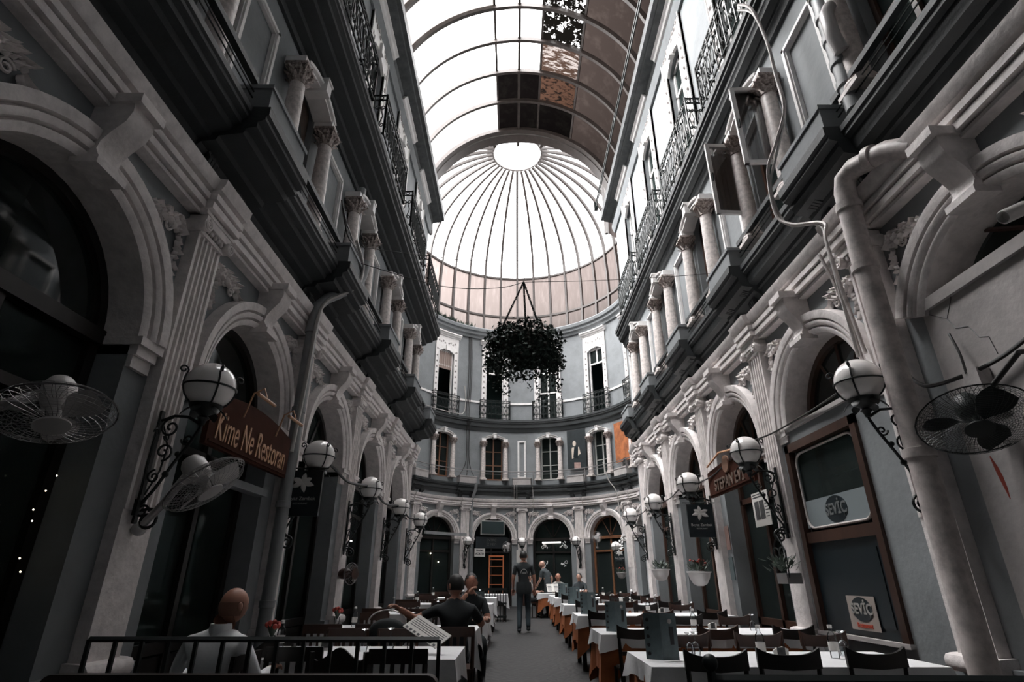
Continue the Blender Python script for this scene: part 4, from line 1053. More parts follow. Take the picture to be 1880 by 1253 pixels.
for k,(px,y,z) in enumerate(((-3.2,3.88,1.92),(-3.2,3.83,1.81),(-3.2,3.78,1.68),(-3.2,3.8,1.61),(-3.2,3.8,1.38),(-3.2,3.84,1.3))):
    b=MB(); b.ball((0,0,0),.005,8,6); o=b.build('string_bulb',BU,smooth=60); o.location=(px,y,z); tag(o,['top','second','third','fourth','fifth','lowest'][k]+' tiny lit bulb of the string in the nearest left shopfront','light','string bulbs in the nearest left shopfront')
for k,(a,z) in enumerate(((-44.5,2.35),(-40,2.0))):
    b=MB(); b.ball((0,0,0),.03,8,6); o=b.build('ceiling_bulb',BU,smooth=60); o.location=MA(aa(a),-.2,z); tag(o,['upper','lower'][k]+' small lit bulb in the left arch of the curved end wall','light')
# white corner scrolls on the middle arch glass
for k,(a,z,sx_,sz_) in enumerate(((12.0,2.75,1,1),(23.2,2.75,-1,1),(12.0,1.95,1,-1),(23.2,1.95,-1,-1))):
    b=MB()
    for j in range(6):
        b.leaf(MA(aa(a)+sx_*.04*j,-.2,z+sz_*(.10-.05*j*.6)),(sx_*rnd.uniform(-.2,1),0,sz_*rnd.uniform(-.9,.9)),(0,-1,0),.10,.045,.006,.1)
    b.tube(spiral(MA(aa(a),-.2,z-sz_*.08),.09,1.2,0,(sx_,0,0),(0,0,sz_),12,.3),.012,4)
    o=b.build('window_scroll',M['white'],smooth=60,loc=MA(aa(a),-.2,z)); tag(o,'white leafy scroll at the %s %s of the middle arch glass on the curved wall'%('upper' if sz_>0 else 'lower','left' if sx_>0 else 'right'),'ornament','corner scrolls on the middle arch glass')
# posters
def shapes(root,mt,items):
    for nm,m,pts,dz in items:
        b=MB(); R=Matrix.Translation(-Vector(root.location))@mt
        a=[b._q((x,y,dz),R) for x,y in pts]; c=[b._q((x,y,dz+.004),R) for x,y in pts]; n=len(pts)
        b.face(a); b.face(c[::-1])
        for i in range(n): k=(i+1)%n; b.face((a[i],c[i],c[k],a[k]))
        local(b,nm,m,root,0)
def ell(cx_,cy_,rx,ry,n=18,rot=0): 
    return [(cx_+rx*cos(t)*cos(rot)-ry*sin(t)*sin(rot),cy_+rx*cos(t)*sin(rot)+ry*sin(t)*cos(rot)) for t in [2*PI*k/n for k in range(n)]]
dk=mat('dark_teal_poster_print',(.015,.022,.025),.5,noise=.4,nscale=6); pk=mat('dusty_pink_poster_print',(.38,.25,.22),.6,noise=.4,nscale=5); crm=mat('cream_poster_print',(.55,.47,.4),.6)
r,mt=flat_sign('large_poster','back',aa(27.6),aa(38.6),6.15,8.05,.16,dk,'large dark poster of a seated musician on the curved wall between two first floor windows','poster',.02)
shapes(r,mt,[('backdrop',pk,[(-.5,-.93),(.5,-.93),(.5,-.7),(-.3,-.62),(-.5,-.75)],.0),('curtain',pk,[(-.5,.1),(-.28,.15),(-.2,.85),(-.5,.9)],.0),('figure',crm,ell(-.12,.28,.09,.14),.004),('shirt',crm,[(-.3,-.45),(-.12,-.4),(-.1,.1),(-.25,.1),(-.36,-.3)],.004),('sleeve',crm,[(.0,-.35),(.2,-.25),(.12,.1),(.02,.05)],.004),('vest',M['signblk'],[(-.2,-.4),(.05,-.42),(.08,.08),(-.12,.12)],.008),('bouquet',mat('muted_flower_print',(.3,.2,.15),.6,noise=.8,nscale=30),ell(-.4,-.35,.09,.28),.004)])
r,mt=flat_sign('large_poster','back',aa(58.5),aa(72),6.1,7.9,.2,mat('orange_brown_poster_print',(.42,.14,.05),.6,col2=(.2,.07,.03),nscale=3),'orange brown poster at the right end of the curved wall behind the near ledge','poster',.02)
shapes(r,mt,[('dark_band',dk,[(-.6,-.9),(.6,-.9),(.6,-.78),(-.6,-.78)],.0),('dark_shape',dk,[(.2,.9),(.6,.9),(.6,-.2),(.35,.3)],.0)])
r,mt=flat_sign('portrait_poster','left',5.5,6.4,5.85,7.9,-.11,mat('sepia_poster_print',(.14,.095,.075),.6,noise=.5,nscale=2.5),'sepia portrait poster filling the second left first floor window','poster',.02)
fc=mat('sepia_face_print',(.32,.18,.13),.6,noise=.45,nscale=7)
shapes(r,mt,[('shoulders',dk,[(-.45,-1.0),(.45,-1.0),(.42,-.55),(.2,-.35),(-.2,-.35),(-.42,-.6)],.0),('hair',dk,ell(.0,.18,.36,.5),.002),('face',fc,ell(-.03,.1,.27,.38),.006),('left_eye',dk,ell(-.13,.16,.06,.022),.01),('right_eye',dk,ell(.08,.16,.06,.022),.01),('nose',dk,[(-.05,.0),(.0,.0),(-.02,.12)],.01),('moustache',dk,ell(-.03,-.05,.13,.035),.01),('hand',fc,[(-.1,-.85),(.0,-.85),(.03,-.5),(-.02,-.48)],.006)])
# open casement sashes on the right wall
def sash(x0,x1,y,z0,z1,label,rz):
    r=empty('casement_sash',(x1,y,z0),label,'window','open casements of the right wall',rz=rz); W=x1-x0; H=z1-z0; b=MB()
    for (a,c,e,f_) in ((-W,-W+.06,0,H),(-.06,0,0,H),(-W,0,0,.06),(-W,0,H-.06,H)): b.box(a,c,-.02,.02,e,f_)
    local(b,'frame',M['white'],r); b=MB(); b.box(-W+.05,-.05,-.004,.004,.05,H-.05); local(b,'pane',M['cup'],r)
    b=MB(); N=10
    for k in range(N): u0=-W+.06+(W-.12)*k/N; b.box(u0,u0+(W-.12)/N,.02+.008*(k%2),.03+.008*(k%2),.05,H-.05)
    local(b,'curtain',M['curtain'],r); b=MB(); b.box(-W+.02,-W+.04,-.05,-.02,H*.45,H*.55); local(b,'handle',M['iron'],r)
sash(2.99,3.45,6.75,6.22,7.55,'white open casement with a beige curtain, far leaf of the second right first floor window',.05)
sash(3.02,3.5,5.68,6.25,7.6,'white open casement with a dim glass, near leaf of the second right first floor window',-.05)
# ------------------------------------------------------------------ glass roof over the passage
RC=(.17,13.6); RR=3.62
yr=[-1.2,.2,1.4,2.6,3.85,5.1,6.3,7.5,8.7,9.95,11.17,12.3,13.49,14.73,16.17]
roof=empty('ceiling',(RC[0],7.5,13.6),'barrel vaulted glass roof on curved steel ribs over the passage','glass roof',kind='structure')
def rp(a,r,y): a=math.radians(a); return (RC[0]+r*sin(a),y,RC[1]+r*cos(a))
for y in yr:
    b=MB(); N=36; sec=((RR-.16,-.05),(RR-.16,.05),(RR-.02,.05),(RR-.02,-.05)); rings=[]
    end=y>16
    for i in range(N+1):
        a=-92+184*i/N; rings.append([b.p(*rp(a,r,y+dy*(2 if end else 1))) for r,dy in sec])
    for i in range(N):
        for j in range(4): k=(j+1)%4; b.face((rings[i][j],rings[i+1][j],rings[i+1][k],rings[i][k]))
    wpart(b,'rib',M['rib'],roof)
divs=[-90,-50,-12.2,0,11.6,33,60,90]
for a in divs[1:-1]:
    if a in(-50,60): continue
    b=MB(); w=.035 if a!=0 else .045
    q=[]
    for y in (-1.2,16.17):
        c=Vector(rp(a,RR-.05,y)); t=Vector((cos(math.radians(a)),0,-sin(math.radians(a)))); n=Vector((sin(math.radians(a)),0,cos(math.radians(a))))
        q.append([b.p(*(c+t*s*w+n*h)) for s,h in ((-1,-.04 if a==0 else -.0),(1,-.04 if a==0 else -.0),(1,.05),(-1,.05))])
    for j in range(4): k=(j+1)%4; b.face((q[0][j],q[1][j],q[1][k],q[0][k]))
    wpart(b,'purlin',M['rib'],roof)
M['gstain']=roof_mat('stained_white_roof_sheet',(.10,.10,.10),(.035,.035,.035),dirt=(.06,.055,.052),dscale=1.5,dthr=.48,dsharp=.25)
for i in range(len(yr)-1):
    ym=(yr[i]+yr[i+1])/2
    for j in range(len(divs)-1):
        am=(divs[j]+divs[j+1])/2
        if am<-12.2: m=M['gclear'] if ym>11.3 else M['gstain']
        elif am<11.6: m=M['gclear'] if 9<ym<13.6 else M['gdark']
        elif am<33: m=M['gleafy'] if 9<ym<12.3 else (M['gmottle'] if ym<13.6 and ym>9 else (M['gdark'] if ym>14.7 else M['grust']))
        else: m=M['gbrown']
        if ym<9: m=M['gdark'] if am>-12.2 or ym<4.5 else M['gclear']  # unseen near rows, made opaque to darken the near bays, clear left for sunlight
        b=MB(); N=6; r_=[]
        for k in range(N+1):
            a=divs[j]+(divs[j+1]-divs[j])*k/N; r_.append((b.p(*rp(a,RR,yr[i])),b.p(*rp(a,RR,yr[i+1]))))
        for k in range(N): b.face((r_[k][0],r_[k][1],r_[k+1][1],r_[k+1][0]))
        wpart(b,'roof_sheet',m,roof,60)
# strips closing the roof edge to the walls
b=MB()
for s,xw in ((-1,-3.08),(1,3.62)):
    x=RC[0]+s*RR; b.box(*sorted((x,xw)),-1.2,16.3,13.55,13.62)
trim(b,M['gutter'],'dark flashing along both edges of the barrel roof',cat='flashing')
b=MB(); 
b.tube([(2.92,-1,13.48),(2.92,16.2,13.48)],.022,5); b.tube([(2.92,-1,13.66),(2.92,16.2,13.66)],.022,5)
y=0
while y<16.3: b.tube([(2.92,y,13.46),(2.92,y,13.68)],.016,4); y+=1.35
for y in (16.2,): b.box(2.86,2.98,y-.05,y+.05,13.4,13.72)
o=b.build('roof_rail',M['iron'],smooth=60,loc=(2.92,7,13.5)); tag(o,'long thin black rail running along the right edge of the glass roof','rail')
# gable between barrel roof and dome
b=MB(); N=40; r0,r1=3.44,6.2; rg=[]
for i in range(N+1):
    a=-96+192*i/N; c0=rp(a,r0,16.45); a_=math.radians(a)
    rg.append([b.p(*rp(a,r0,16.3)),b.p(*rp(a,r0,16.72)),b.p(*rp(a,r1,16.72)),b.p(*rp(a,r1,16.3))])
for i in range(N):
    for j in range(4): k=(j+1)%4; b.face((rg[i][j],rg[i+1][j],rg[i+1][k],rg[i][k]))
trim(b,M['rib'],'dark arched gable band where the barrel roof meets the dome',cat='gable')
# ------------------------------------------------------------------ dome
dome=empty('ceiling.001',(AC[0],AC[1],13.7),'ribbed glass dome with a round skylight over the far rotunda','glass dome',kind='structure')
def dprof(t):
    return (5.40*cos(t),17.1+4.55*sin(t))
tmax=math.acos(1.25/5.4)
prof=[dprof(tmax*k/18) for k in range(19)]
low=[(5.45,13.72),(5.5,14.7),(5.48,15.9),(5.40,17.1)]
def dp(a,r,z): a=math.radians(a); return (AC[0]+r*sin(a),AC[1]+r*cos(a),z)
for k in range(36):
    a=k*10; aw=(a+180)%360-180
    pr=(low[:-1] if abs(aw)<=140 else [])+prof
    b=MB(); q=[]
    for i,(r,z) in enumerate(pr):
        j0=max(i-1,0); j1=min(i+1,len(pr)-1); dr=pr[j1][0]-pr[j0][0]; dz=pr[j1][1]-pr[j0][1]; L=math.hypot(dr,dz); nr,nz=-dz/L,dr/L   # inward
        h=.14; w=.055
        row=[]
        for s,dd in ((-1,0),(1,0),(1,h),(-1,h)):
            rr_=r+nr*dd; zz=z+nz*dd; x,y,zz=dp(a,rr_,zz); ar=math.radians(a); row.append(b.p(x+cos(ar)*w*s,y-sin(ar)*w*s,zz))
        q.append(row)
    for i in range(len(q)-1):
        for j in range(4): kk=(j+1)%4; b.face((q[i][j],q[i+1][j],q[i+1][kk],q[i][kk]))
    b.face(q[0]); b.face(q[-1][::-1])
    wpart(b,'rib',M['rib'],dome)
    for nm,seg,m in (('dome_sheet',prof,M['gdome']),('drum_sheet',low,M['gpink'])):
        if nm=='drum_sheet' and abs((a+5+180)%360-180)>135: continue
        b=MB(); g=[]
        for r,z in seg: g.append([b.p(*dp(a+10*t/2,r,z)) for t in range(3)])
        for i in range(len(g)-1):
            for j in range(2): b.face((g[i][j],g[i][j+1],g[i+1][j+1],g[i+1][j]))
        wpart(b,nm,m,dome,60)
def ringb(b,r,z,w,h,a0=-180,a1=180):
    N=72; rg=[]
    for i in range(N+1):
        a=a0+(a1-a0)*i/N; rg.append([b.p(*dp(a,r-w,z-h)),b.p(*dp(a,r+.01,z-h)),b.p(*dp(a,r+.01,z+h)),b.p(*dp(a,r-w,z+h))])
    for i in range(N):
        for j in range(4): k=(j+1)%4; b.face((rg[i][j],rg[i+1][j],rg[i+1][k],rg[i][k]))
b=MB(); ringb(b,5.5,14.7,.14,.05,-138,138); ringb(b,5.42,17.12,.13,.05,-138,138); wpart(b,'ring_beam',M['rib'],dome)
b=MB(); ringb(b,1.27,21.5,.06,.05); ringb(b,1.27,22.15,.05,.03)
for k in range(8): a=k*45; b.tube([dp(a,1.24,21.5),dp(a,1.24,22.15)],.02,5)
b.tube([dp(0,1.24,22.3),dp(0,0,22.5),dp(180,1.24,22.3)],.025,5)
wpart(b,'lantern_ring',M['rib'],dome)
b=MB(); b.lathe([(1.26,21.5),(1.26,22.15),(1.1,22.3),(.6,22.5),(.02,22.6)],(0,0,0),36); b.v=[(x+AC[0],y+AC[1],z) for x,y,z in b.v]; wpart(b,'skylight',M['gclear'],dome,60)
# weeds on the ring cornice
b=MB(); rr=random.Random(5)
for k in range(420):
    a=rr.uniform(-56,-27); 
    if rr.random()>(1.15 if a<-40 else .45): continue
    x,y,z=MA(aa(a),.30+rr.uniform(-.12,.1),13.68); b.leaf((x,y,z),(rr.uniform(-.7,.7),rr.uniform(-.7,.7),rr.uniform(.5,1.2)),(0,-1,.3),rr.uniform(.1,.32),.03,.004,.3)
o=b.build('cornice_weeds',M['leaf2'],smooth=0); tag(o,'green weeds growing along the left of the ring cornice under the dome','weeds',kind='stuff')
# ------------------------------------------------------------------ hanging ivy basket
hb=empty('hanging_basket',(.15,8,4.62),'large round basket overflowing with dark ivy, hung on chains in mid passage','hanging plant')
b=MB(); b.lathe([(.05,-.2),(.2,-.18),(.34,-.10),(.42,.02),(.40,.02),(.3,-.06),(.02,-.12)],(0,0,0),24); local(b,'basket',M['wicker'],hb)
b=MB(); b.lathe([(.47,.0),(.49,.02),(.47,.04),(.45,.02)],(0,0,0),32,cap=False); b.tube([(0,0,.05),(-.02,0,.32)],.01,4); b.ball((.0,.05,.20),.24,16,10,sz=.55); local(b,'moss_mound',M['wicker'],hb)
b=MB(); rr=random.Random(11)
def ivy(b,c,s):
    d=Vector((rr.uniform(-1,1),rr.uniform(-1,1),rr.uniform(-1,.4))).normalized(); n=Vector((rr.uniform(-1,1),rr.uniform(-1,1),rr.uniform(-.5,1))).normalized(); n=(n-d*n.dot(d))
    if n.length<.1: return
    n.normalize(); e=d.cross(n); c=Vector(c)
    pts=[(0,0),(-.1,.45),(.28,.28),(.5,.62),(.62,.2),(1.1,0),(.62,-.2),(.5,-.62),(.28,-.28),(-.1,-.45)]
    ids=[b.p(*(c+d*s*x+e*s*y+n*s*.15*abs(y))) for x,y in pts]; m_=b.p(*(c+d*s*.3))
    for i in range(len(ids)): b.face((m_,ids[i],ids[(i+1)%len(ids)]))
for k in range(1750):
    a=rr.uniform(0,2*PI); q=rr.random(); R_=.60*(.35+.65*q**.6); z=rr.uniform(-.38,.22)*(1 if q>.4 else .8)+.02
    if q<.45: z=.18+rr.uniform(-.05,.15)
    ivy(b,(R_*cos(a),R_*sin(a),z),rr.uniform(.035,.065))
for k in range(1500):
    a=rr.uniform(0,2*PI); R_=rr.uniform(.36,.64); z=rr.uniform(-.34,.14)+(.06 if R_<.45 else 0)
    ivy(b,(R_*cos(a),R_*sin(a),z),rr.uniform(.035,.065))
for k in range(700):
    a=rr.uniform(0,2*PI); R_=rr.uniform(.0,.45); ivy(b,(R_*cos(a),R_*sin(a),-.26+rr.uniform(-.06,.06)+.12*(R_/.45)**2),rr.uniform(.035,.06))
for k in range(34):     # trailing strands
    a=2*PI*k/34+rr.uniform(-.1,.1); R_=rr.uniform(.42,.66); L=rr.uniform(.2,.42)
    x,y=R_*cos(a),R_*sin(a); 
    if x>.1 and rr.random()<.6: L+=.25
    for j in range(int(L/.022)):
        t=j*.022; ivy(b,(x+rr.uniform(-.05,.05),y+rr.uniform(-.05,.05),-.22-t),rr.uniform(.03,.055))
local(b,'foliage',M['leaf'],hb,0)
def chain(p0,p1,label,link=.045,r=.008):
    p0=Vector(p0);p1=Vector(p1); L=(p1-p0).length; n=int(L/(link*.78)); d=(p1-p0).normalized(); e=d.orthogonal().normalized(); f_=d.cross(e); b=MB()
    for k in range(n):
        c=p0+d*(k+.5)*L/n; s=e if k%2 else f_
        b.tube([tuple(c+d*link*.6*cos(t)+s*link*.32*sin(t)) for t in [2*PI*q/10 for q in range(10)]],r,4,closed=True)
    o=b.build('chain',M['iron'],smooth=60,loc=tuple(p0)); tag(o,label,'chain','chains of the hanging basket')
top=(.15,8,5.80)
chain((-.28,7.98,4.78),top,'left black chain holding the ivy basket')
chain((.46,7.9,4.70),top,'right black chain holding the ivy basket')
chain((.20,8.38,4.78),top,'rear black chain holding the ivy basket')
cable([(-2.5,7.43,5.85),(-1.2,7.8,5.62),(-.3,7.95,5.66),top,],.007,M['cable'],'thin dark wire from the left ledge to the top of the basket chains')
cable([top,(1.2,8,5.82),(2.4,8.03,5.9),(3.3,8.08,6.0)],.005,M['cable'],'thin wire from the basket chains to a column of the right wall')
cable([top,(.15,8,6.2),(-.8,7.8,6.1),(-2.5,7.3,6.05)],.004,M['cable'],'thinnest upper wire steadying the basket chains to the left')
# ------------------------------------------------------------------ wall planters
def planter(c,label,flow,side=1,box=False):
    r=empty('wall_planter',c,label,'planter'); b=MB()
    if box:
        b.box(-.02,.16,-.14,.14,-.12,0) ; local(b,'pot',M['steel'],r)
        b=MB()
        for s in (-1,1): b.tube(spiral((.0,s*.07,.22),.11,1.2,-PI/2,(0,s,0),(0,0,1),16,.3),.008,5)
        b.tube([(0,-.16,-.05),(0,-.18,.25),(0,0,.45),(0,.18,.25),(0,.16,-.05)],.008,5); local(b,'wire_back',M['iron'],r)
    else:
        b.lathe([(.05,-.2),(.11,-.17),(.16,-.08),(.18,0),(.2,.01),(.2,.03),(.17,.03),(.12,-.02),(.01,-.03)],(0,0,0),20,sy=1.25); local(b,'pot',M['plasticw'],r)
    b=MB(); q=random.Random(len(label))
    for k in range(90):
        a=q.uniform(0,2*PI); rad=q.uniform(0,.16); b.leaf((rad*cos(a),rad*sin(a)*1.2,.02+q.uniform(0,.14)),(cos(a),sin(a),q.uniform(-.2,1.3)),(0,0,1),q.uniform(.06,.11),.035,.004,.2)
    local(b,'foliage',M['leaf2'],r,60)
    if flow:
        for k in range(12): a=q.uniform(0,2*PI); rad=q.uniform(0,.15); b=MB(); b.ball((rad*cos(a),rad*sin(a),.12+q.uniform(0,.1)),.024,7,5,sz=.7); local(b,'flower',M['red'],r,60)
planter((3.12,10.15,1.36),'white wall planter with red flowers on the third right pilaster',True)
planter((3.14,12.9,1.44),'white wall planter with green leaves on the fourth right pilaster',False)
planter((3.3,7.38,1.33),'small wire planter with a tin box on the second right pilaster',False,box=True)
planter((4.25,23.9,1.5),'white wall planter with dark leaves at the far right corner',True)
# stickers beside the third right arch
for k,(y,z0,z1,m,l) in enumerate(((9.92,1.25,1.6,M['menu'],'small dark blue notice on the pier left of the third right arch'),(9.92,1.72,2.1,pk,'faded pink bottle shaped sticker above the dark blue notice'))):
    r,mt=flat_sign('notice','right',y-.09,y+.09,z0,z1,.01,m,l,'notice',.008)
r,mt=flat_sign('paper_scrap','right',4.05,4.2,.95,1.12,.02,mat('faded_paper',(.2,.18,.14),.8),'small faded paper scrap low on the plaster beside the nearest right pilaster','notice',.004)
# ------------------------------------------------------------------ furniture prototypes
def chair_A(mat_=None):
    m=mat_ or M['chair']; r=empty('dining_chair',(0,0,0),'x','chair','dark wooden restaurant chairs')
    W=.19
    b=MB(); N=10; q=[]
    for i in range(N+1):
        t=i/N*2-1; x=t*(W+.02); y=-.20-.03*(1-t*t); top=.79+.045*abs(t)**3.2; bot=.70+.01*abs(t)
        q.append([b.p(x,y-.011,bot),b.p(x,y+.011,bot),b.p(x,y+.013-.03*0,top),b.p(x,y-.013,top)])
    for i in range(N):
        for j in range(4): k=(j+1)%4; b.face((q[i][j],q[i+1][j],q[i+1][k],q[i][k]))
    b.face(q[0]); b.face(q[-1][::-1]); local(b,'crest_rail',m,r,50)
    for s in (-1,1):
        b=MB(); b.tube([(s*.17,-.20,0),(s*.175,-.17,.42),(s*.185,-.19,.6),(s*.195,-.205,.8)],[.016,.019,.018,.014],4); local(b,'rear_leg',m,r)
        b=MB(); b.tube([(s*.17,.17,0),(s*.17,.17,.42)],[.014,.02],6); local(b,'front_leg',m,r)
    b=MB(); b.box(-.17,.17,-.205,-.185,.555,.59); local(b,'cross_rail',m,r)
    b=MB(); b.lathe([(.001,.40),(.17,.40),(.20,.41),(.205,.43),(.19,.445),(.001,.45)],(0,0,0),8,Matrix.Rotation(PI/8,4,'Z'),cap=False); local(b,'seat',m,r)
    b=MB()
    for s in (-1,1): b.tube([(s*.17,-.18,.2),(s*.17,.17,.2)],.011,5)
    b.tube([(-.17,0,.2),(.17,0,.2)],.011,5); local(b,'stretcher',m,r)
    return r
def chair_B(m,kind='slat'):
    r=empty('dining_chair',(0,0,0),'x','chair','dark wooden restaurant chairs'); b=MB()
    if kind=='slat':
        b.box(-.2,.2,-.215,-.19,.73,.82); local(b,'top_rail',m,r)
        for k in range(4):
            x=-.105+.07*k; b=MB(); b.box(x-.014,x+.014,-.21,-.195,.45,.74); local(b,'slat',m,r)
    else:
        N=16; top=[(-.2+.4*i/N,.74+.085*math.exp(-((i/N*2-1)/.45)**2)+(.015 if abs(i/N*2-1)>.85 else 0)) for i in range(N+1)]
        def arcp(c): return [(c+.062*cos(t),.60+.06*sin(t)) for t in [PI-PI*k/8 for k in range(9)]]
        # splat: outline with two arches and a centre vase
        bot=[(.2,.56),(.165,.56)]+[(x,z) for x,z in arcp(.10)][::-1]+[(.045,.56),(.05,.45),(-.05,.45),(-.045,.56)]+[(x,z) for x,z in arcp(-.10)][::-1]+[(-.165,.56),(-.2,.56)]
        b.poly(top+bot,0,.024); b.v=[(x,-.2+y,z) for x,y,z in b.v]; local(b,'back_splat',m,r,0)
    for s in (-1,1):
        b=MB(); b.tube([(s*.18,-.20,0),(s*.18,-.18,.42),(s*.185,-.20,.8)],[.018,.02,.018],4); local(b,'rear_leg',m,r)
        b=MB(); b.tube([(s*.17,.17,0),(s*.17,.17,.42)],.018,4); local(b,'front_leg',m,r)
    b=MB(); b.box(-.2,.2,-.2,.2,.42,.45); local(b,'seat',m,r)
    b=MB(); b.box(-.17,.17,.16,.18,.34,.42); b.box(-.17,.17,-.2,-.18,.34,.42); local(b,'apron',m,r)
    return r
used2=set()
def place2(p,loc,rz,label,group=None):
    if p.name in used2: return dup(p,loc=loc,rz=rz,label=label,group=group)
    used2.add(p.name); p.location=loc; p.rotation_euler=(0,0,rz); p['label']=label
    if group: p['group']=group
    return p
cA=chair_A(); cAd=chair_A(M['chairdk']); cB=chair_B(M['chairdk']); cBb=chair_B(M['chair']); cC=chair_B(M['chairdk'],'splat')
def cloth_mesh(name,W,D,z,drop,m,seed,corner=.12,amp=.018,fold=9,loc=(0,0,0)):
    q=random.Random(seed); b=MB(); per=[]; n=14
    def edge(p0,p1,nn):
        for k in range(nn): t=k/nn; per.append((p0[0]+(p1[0]-p0[0])*t,p0[1]+(p1[1]-p0[1])*t))
    c=[(-W/2,-D/2),(W/2,-D/2),(W/2,D/2),(-W/2,D/2)]
    nx=max(8,int(W/.06)); ny=max(6,int(D/.06))
    edge(c[0],c[1],nx);edge(c[1],c[2],ny);edge(c[2],c[3],nx);edge(c[3],c[0],ny)
    N=len(per); ph=[q.uniform(0,6.28) for _ in range(3)]; rows=[]
    ctr=b.p(0,0,z+.004)
    inner=[b.p(x*.9,y*.9,z+.004) for x,y in per]
    for i in range(N): b.face((ctr,inner[i],inner[(i+1)%N]))
    R=5; prev=inner
    for rr_ in range(R+1):
        t=rr_/R; row=[]
        for i,(x,y) in enumerate(per):
            s=i/N*2*PI; cd=min(math.hypot(abs(x)-W/2,abs(y)-D/2),.5); cf=math.exp(-(cd/.12)**2)
            dl=drop*(1+.0*sin(3*s+ph[0]))+corner*cf
            wv=amp*t*(sin(fold*s*2+ph[1])+.6*sin(fold*s*3.3+ph[2])); out=.006+wv+cf*t*.06*0
            L=math.hypot(x,y) or 1; nx_=(1 if abs(abs(x)-W/2)<1e-6 else 0)*(1 if x>0 else -1); ny_=(1 if abs(abs(y)-D/2)<1e-6 else 0)*(1 if y>0 else -1)
            if cf>.05 and not (nx_ and ny_): pass
            nn=Vector((nx_,ny_,0)); 
            if nn.length: nn.normalize()
            nn=(nn*(1-cf)+Vector((x/L,y/L,0))*cf)
            row.append(b.p(x+nn.x*(out+cf*t*.05),y+nn.y*(out+cf*t*.05),z+.003-dl*t*(1-.0*t)))
        for i in range(N): k=(i+1)%N; b.face((prev[i],row[i],row[k],prev[k]))
        prev=row
    o=b.build(name,m,smooth=60); o.location=loc; return o
def table(x0,x1,yc,D,zt,label,orange,n,lt=None):
    base=fz(yc)+0.0; c=((x0+x1)/2,yc,base); W=x1-x0; h=zt-.0
    r=empty('dining_table',c,'rectangular dining table under '+label,'table','dining tables laid for guests'); b=MB(); b.box(-W/2,W/2,-D/2,D/2,h-.03,h-.004); local(b,'tabletop',M['chairdk'],r)
    for sx_ in (-1,1):
        for sy_ in (-1,1): b=MB(); b.box(*sorted((sx_*(W/2-.03),sx_*(W/2-.09))),*sorted((sy_*(D/2-.03),sy_*(D/2-.09))),0.0,h-.03); local(b,'leg',M['chairdk'],r)
    if orange:
        o=cloth_mesh('under_cloth',W+.012,D+.012,h,.36,M['orange'],n+50,corner=.2,amp=.02,loc=c); tag(o,'burnt orange under cloth of '+label.split(' of ',1)[1],'tablecloth','orange under cloths')
    o=cloth_mesh('tablecloth',W+.03,D+.03,h+.004,.13 if orange else .17,M['cloth'],n,corner=.05 if orange else .22,amp=.010 if orange else .02,fold=11,loc=c); tag(o,label,'tablecloth','white tablecloths')
    return c[2]+h+.01
NO=['nearest','second nearest','third','fourth','fifth','sixth']
tops={}
for k in range(6):
    y=4.78+2.4*k
    x1=[2.95,3.25,3.25,3.25,3.25,3.3][k]
    if k==5: y=16.3
    tops[('R',k)]=(table(.95,x1,y,.86,.70,'the white tablecloth of the %s table in the right row'%NO[k],True,k),y)
for k in range(5):
    y=5.15+2.35*k
    tops[('L',k)]=(table(-2.35 if k else -2.2,-.47,y,.86,.70,'the white tablecloth of the %s table in the left row'%NO[k],False,20+k),y)
table(-1.75,-.25,18.3,.8,.70,'the white tablecloth of the far table behind the slatted barrier',False,31)
table(.75,2.0,19.6,.8,.70,'the white tablecloth of the far table with guests',True,32)
# chairs, right row
used2=set()
def rj(a): return rnd.uniform(-a,a)
nearR=[(1.31,4.35,cAd),(1.84,4.45,cAd),(2.44,4.5,cAd)]
for i,(x,y,p) in enumerate(nearR): place2(p,(x,y,fz(y)),rj(.06),'dark horned chair in front of the nearest right table, %s of three'%['left','middle','right'][i])
def crow(side,k,xs,dy,face,protos,desc):
    t,yc=tops[(side,k)]
    for i,x in enumerate(xs):
        y=yc+dy+rj(.05); p=protos[i%len(protos)]
        nm=['left','middle','right'] if len(xs)==3 else ['left','right']
        place2(p,(x+rj(.04),y,fz(y)),(0 if face>0 else PI)+rj(.1),'wooden chair on the %s side of the %s %s table, %s of that row'%(desc,NO[k],{'R':'right','L':'left'}[side],nm[i]))
crow('R',0,(1.55,2.15,2.75),.62,-1,(cA,),'far')
for k in range(1,6):
    crow('R',k,(1.25,2.05,2.8),-.68,1,(cAd,cA,cAd),'near')
    if k<5: crow('R',k,(1.5,2.2,2.85),.62,-1,(cA,cAd),'far')
# chairs, left row
place2(cB,(-1.56,4.6,0),.05,'black slat back chair left of the splat back chair at the nearest left table')
place2(cC,(-1.2,4.5,0),-.03,'black chair with two arched openings in its camel back at the nearest left table')
place2(cB,(-.80,4.48,0),.02,'black slat back chair right of the splat back chair at the nearest left table')
place2(cBb,(-1.62,5.85,0),PI+.05,'brown slat back chair facing the camera behind the nearest left table, left one')
place2(cBb,(-1.14,5.8,0),PI-.04,'brown slat back chair facing the camera behind the nearest left table, right one')
place2(cBb,(-.62,6.42,0),.06,'brown slat back chair holding the person in the black shirt')
place2(cC,(-1.95,5.0,0),.25,'dark camel back chair near the left wall at the nearest left table')
for k in range(1,5):
    crow('L',k,(-2.05,-1.35) if k>1 else (-2.1,-1.5),-.68,1,(cBb,),'near')
    crow('L',k,(-1.9,-1.25),.64,-1,(cBb,cB),'far')
place2(cAd,(2.0,2.35,0),.1,'dark chair in the lower right corner just behind the iron rail')
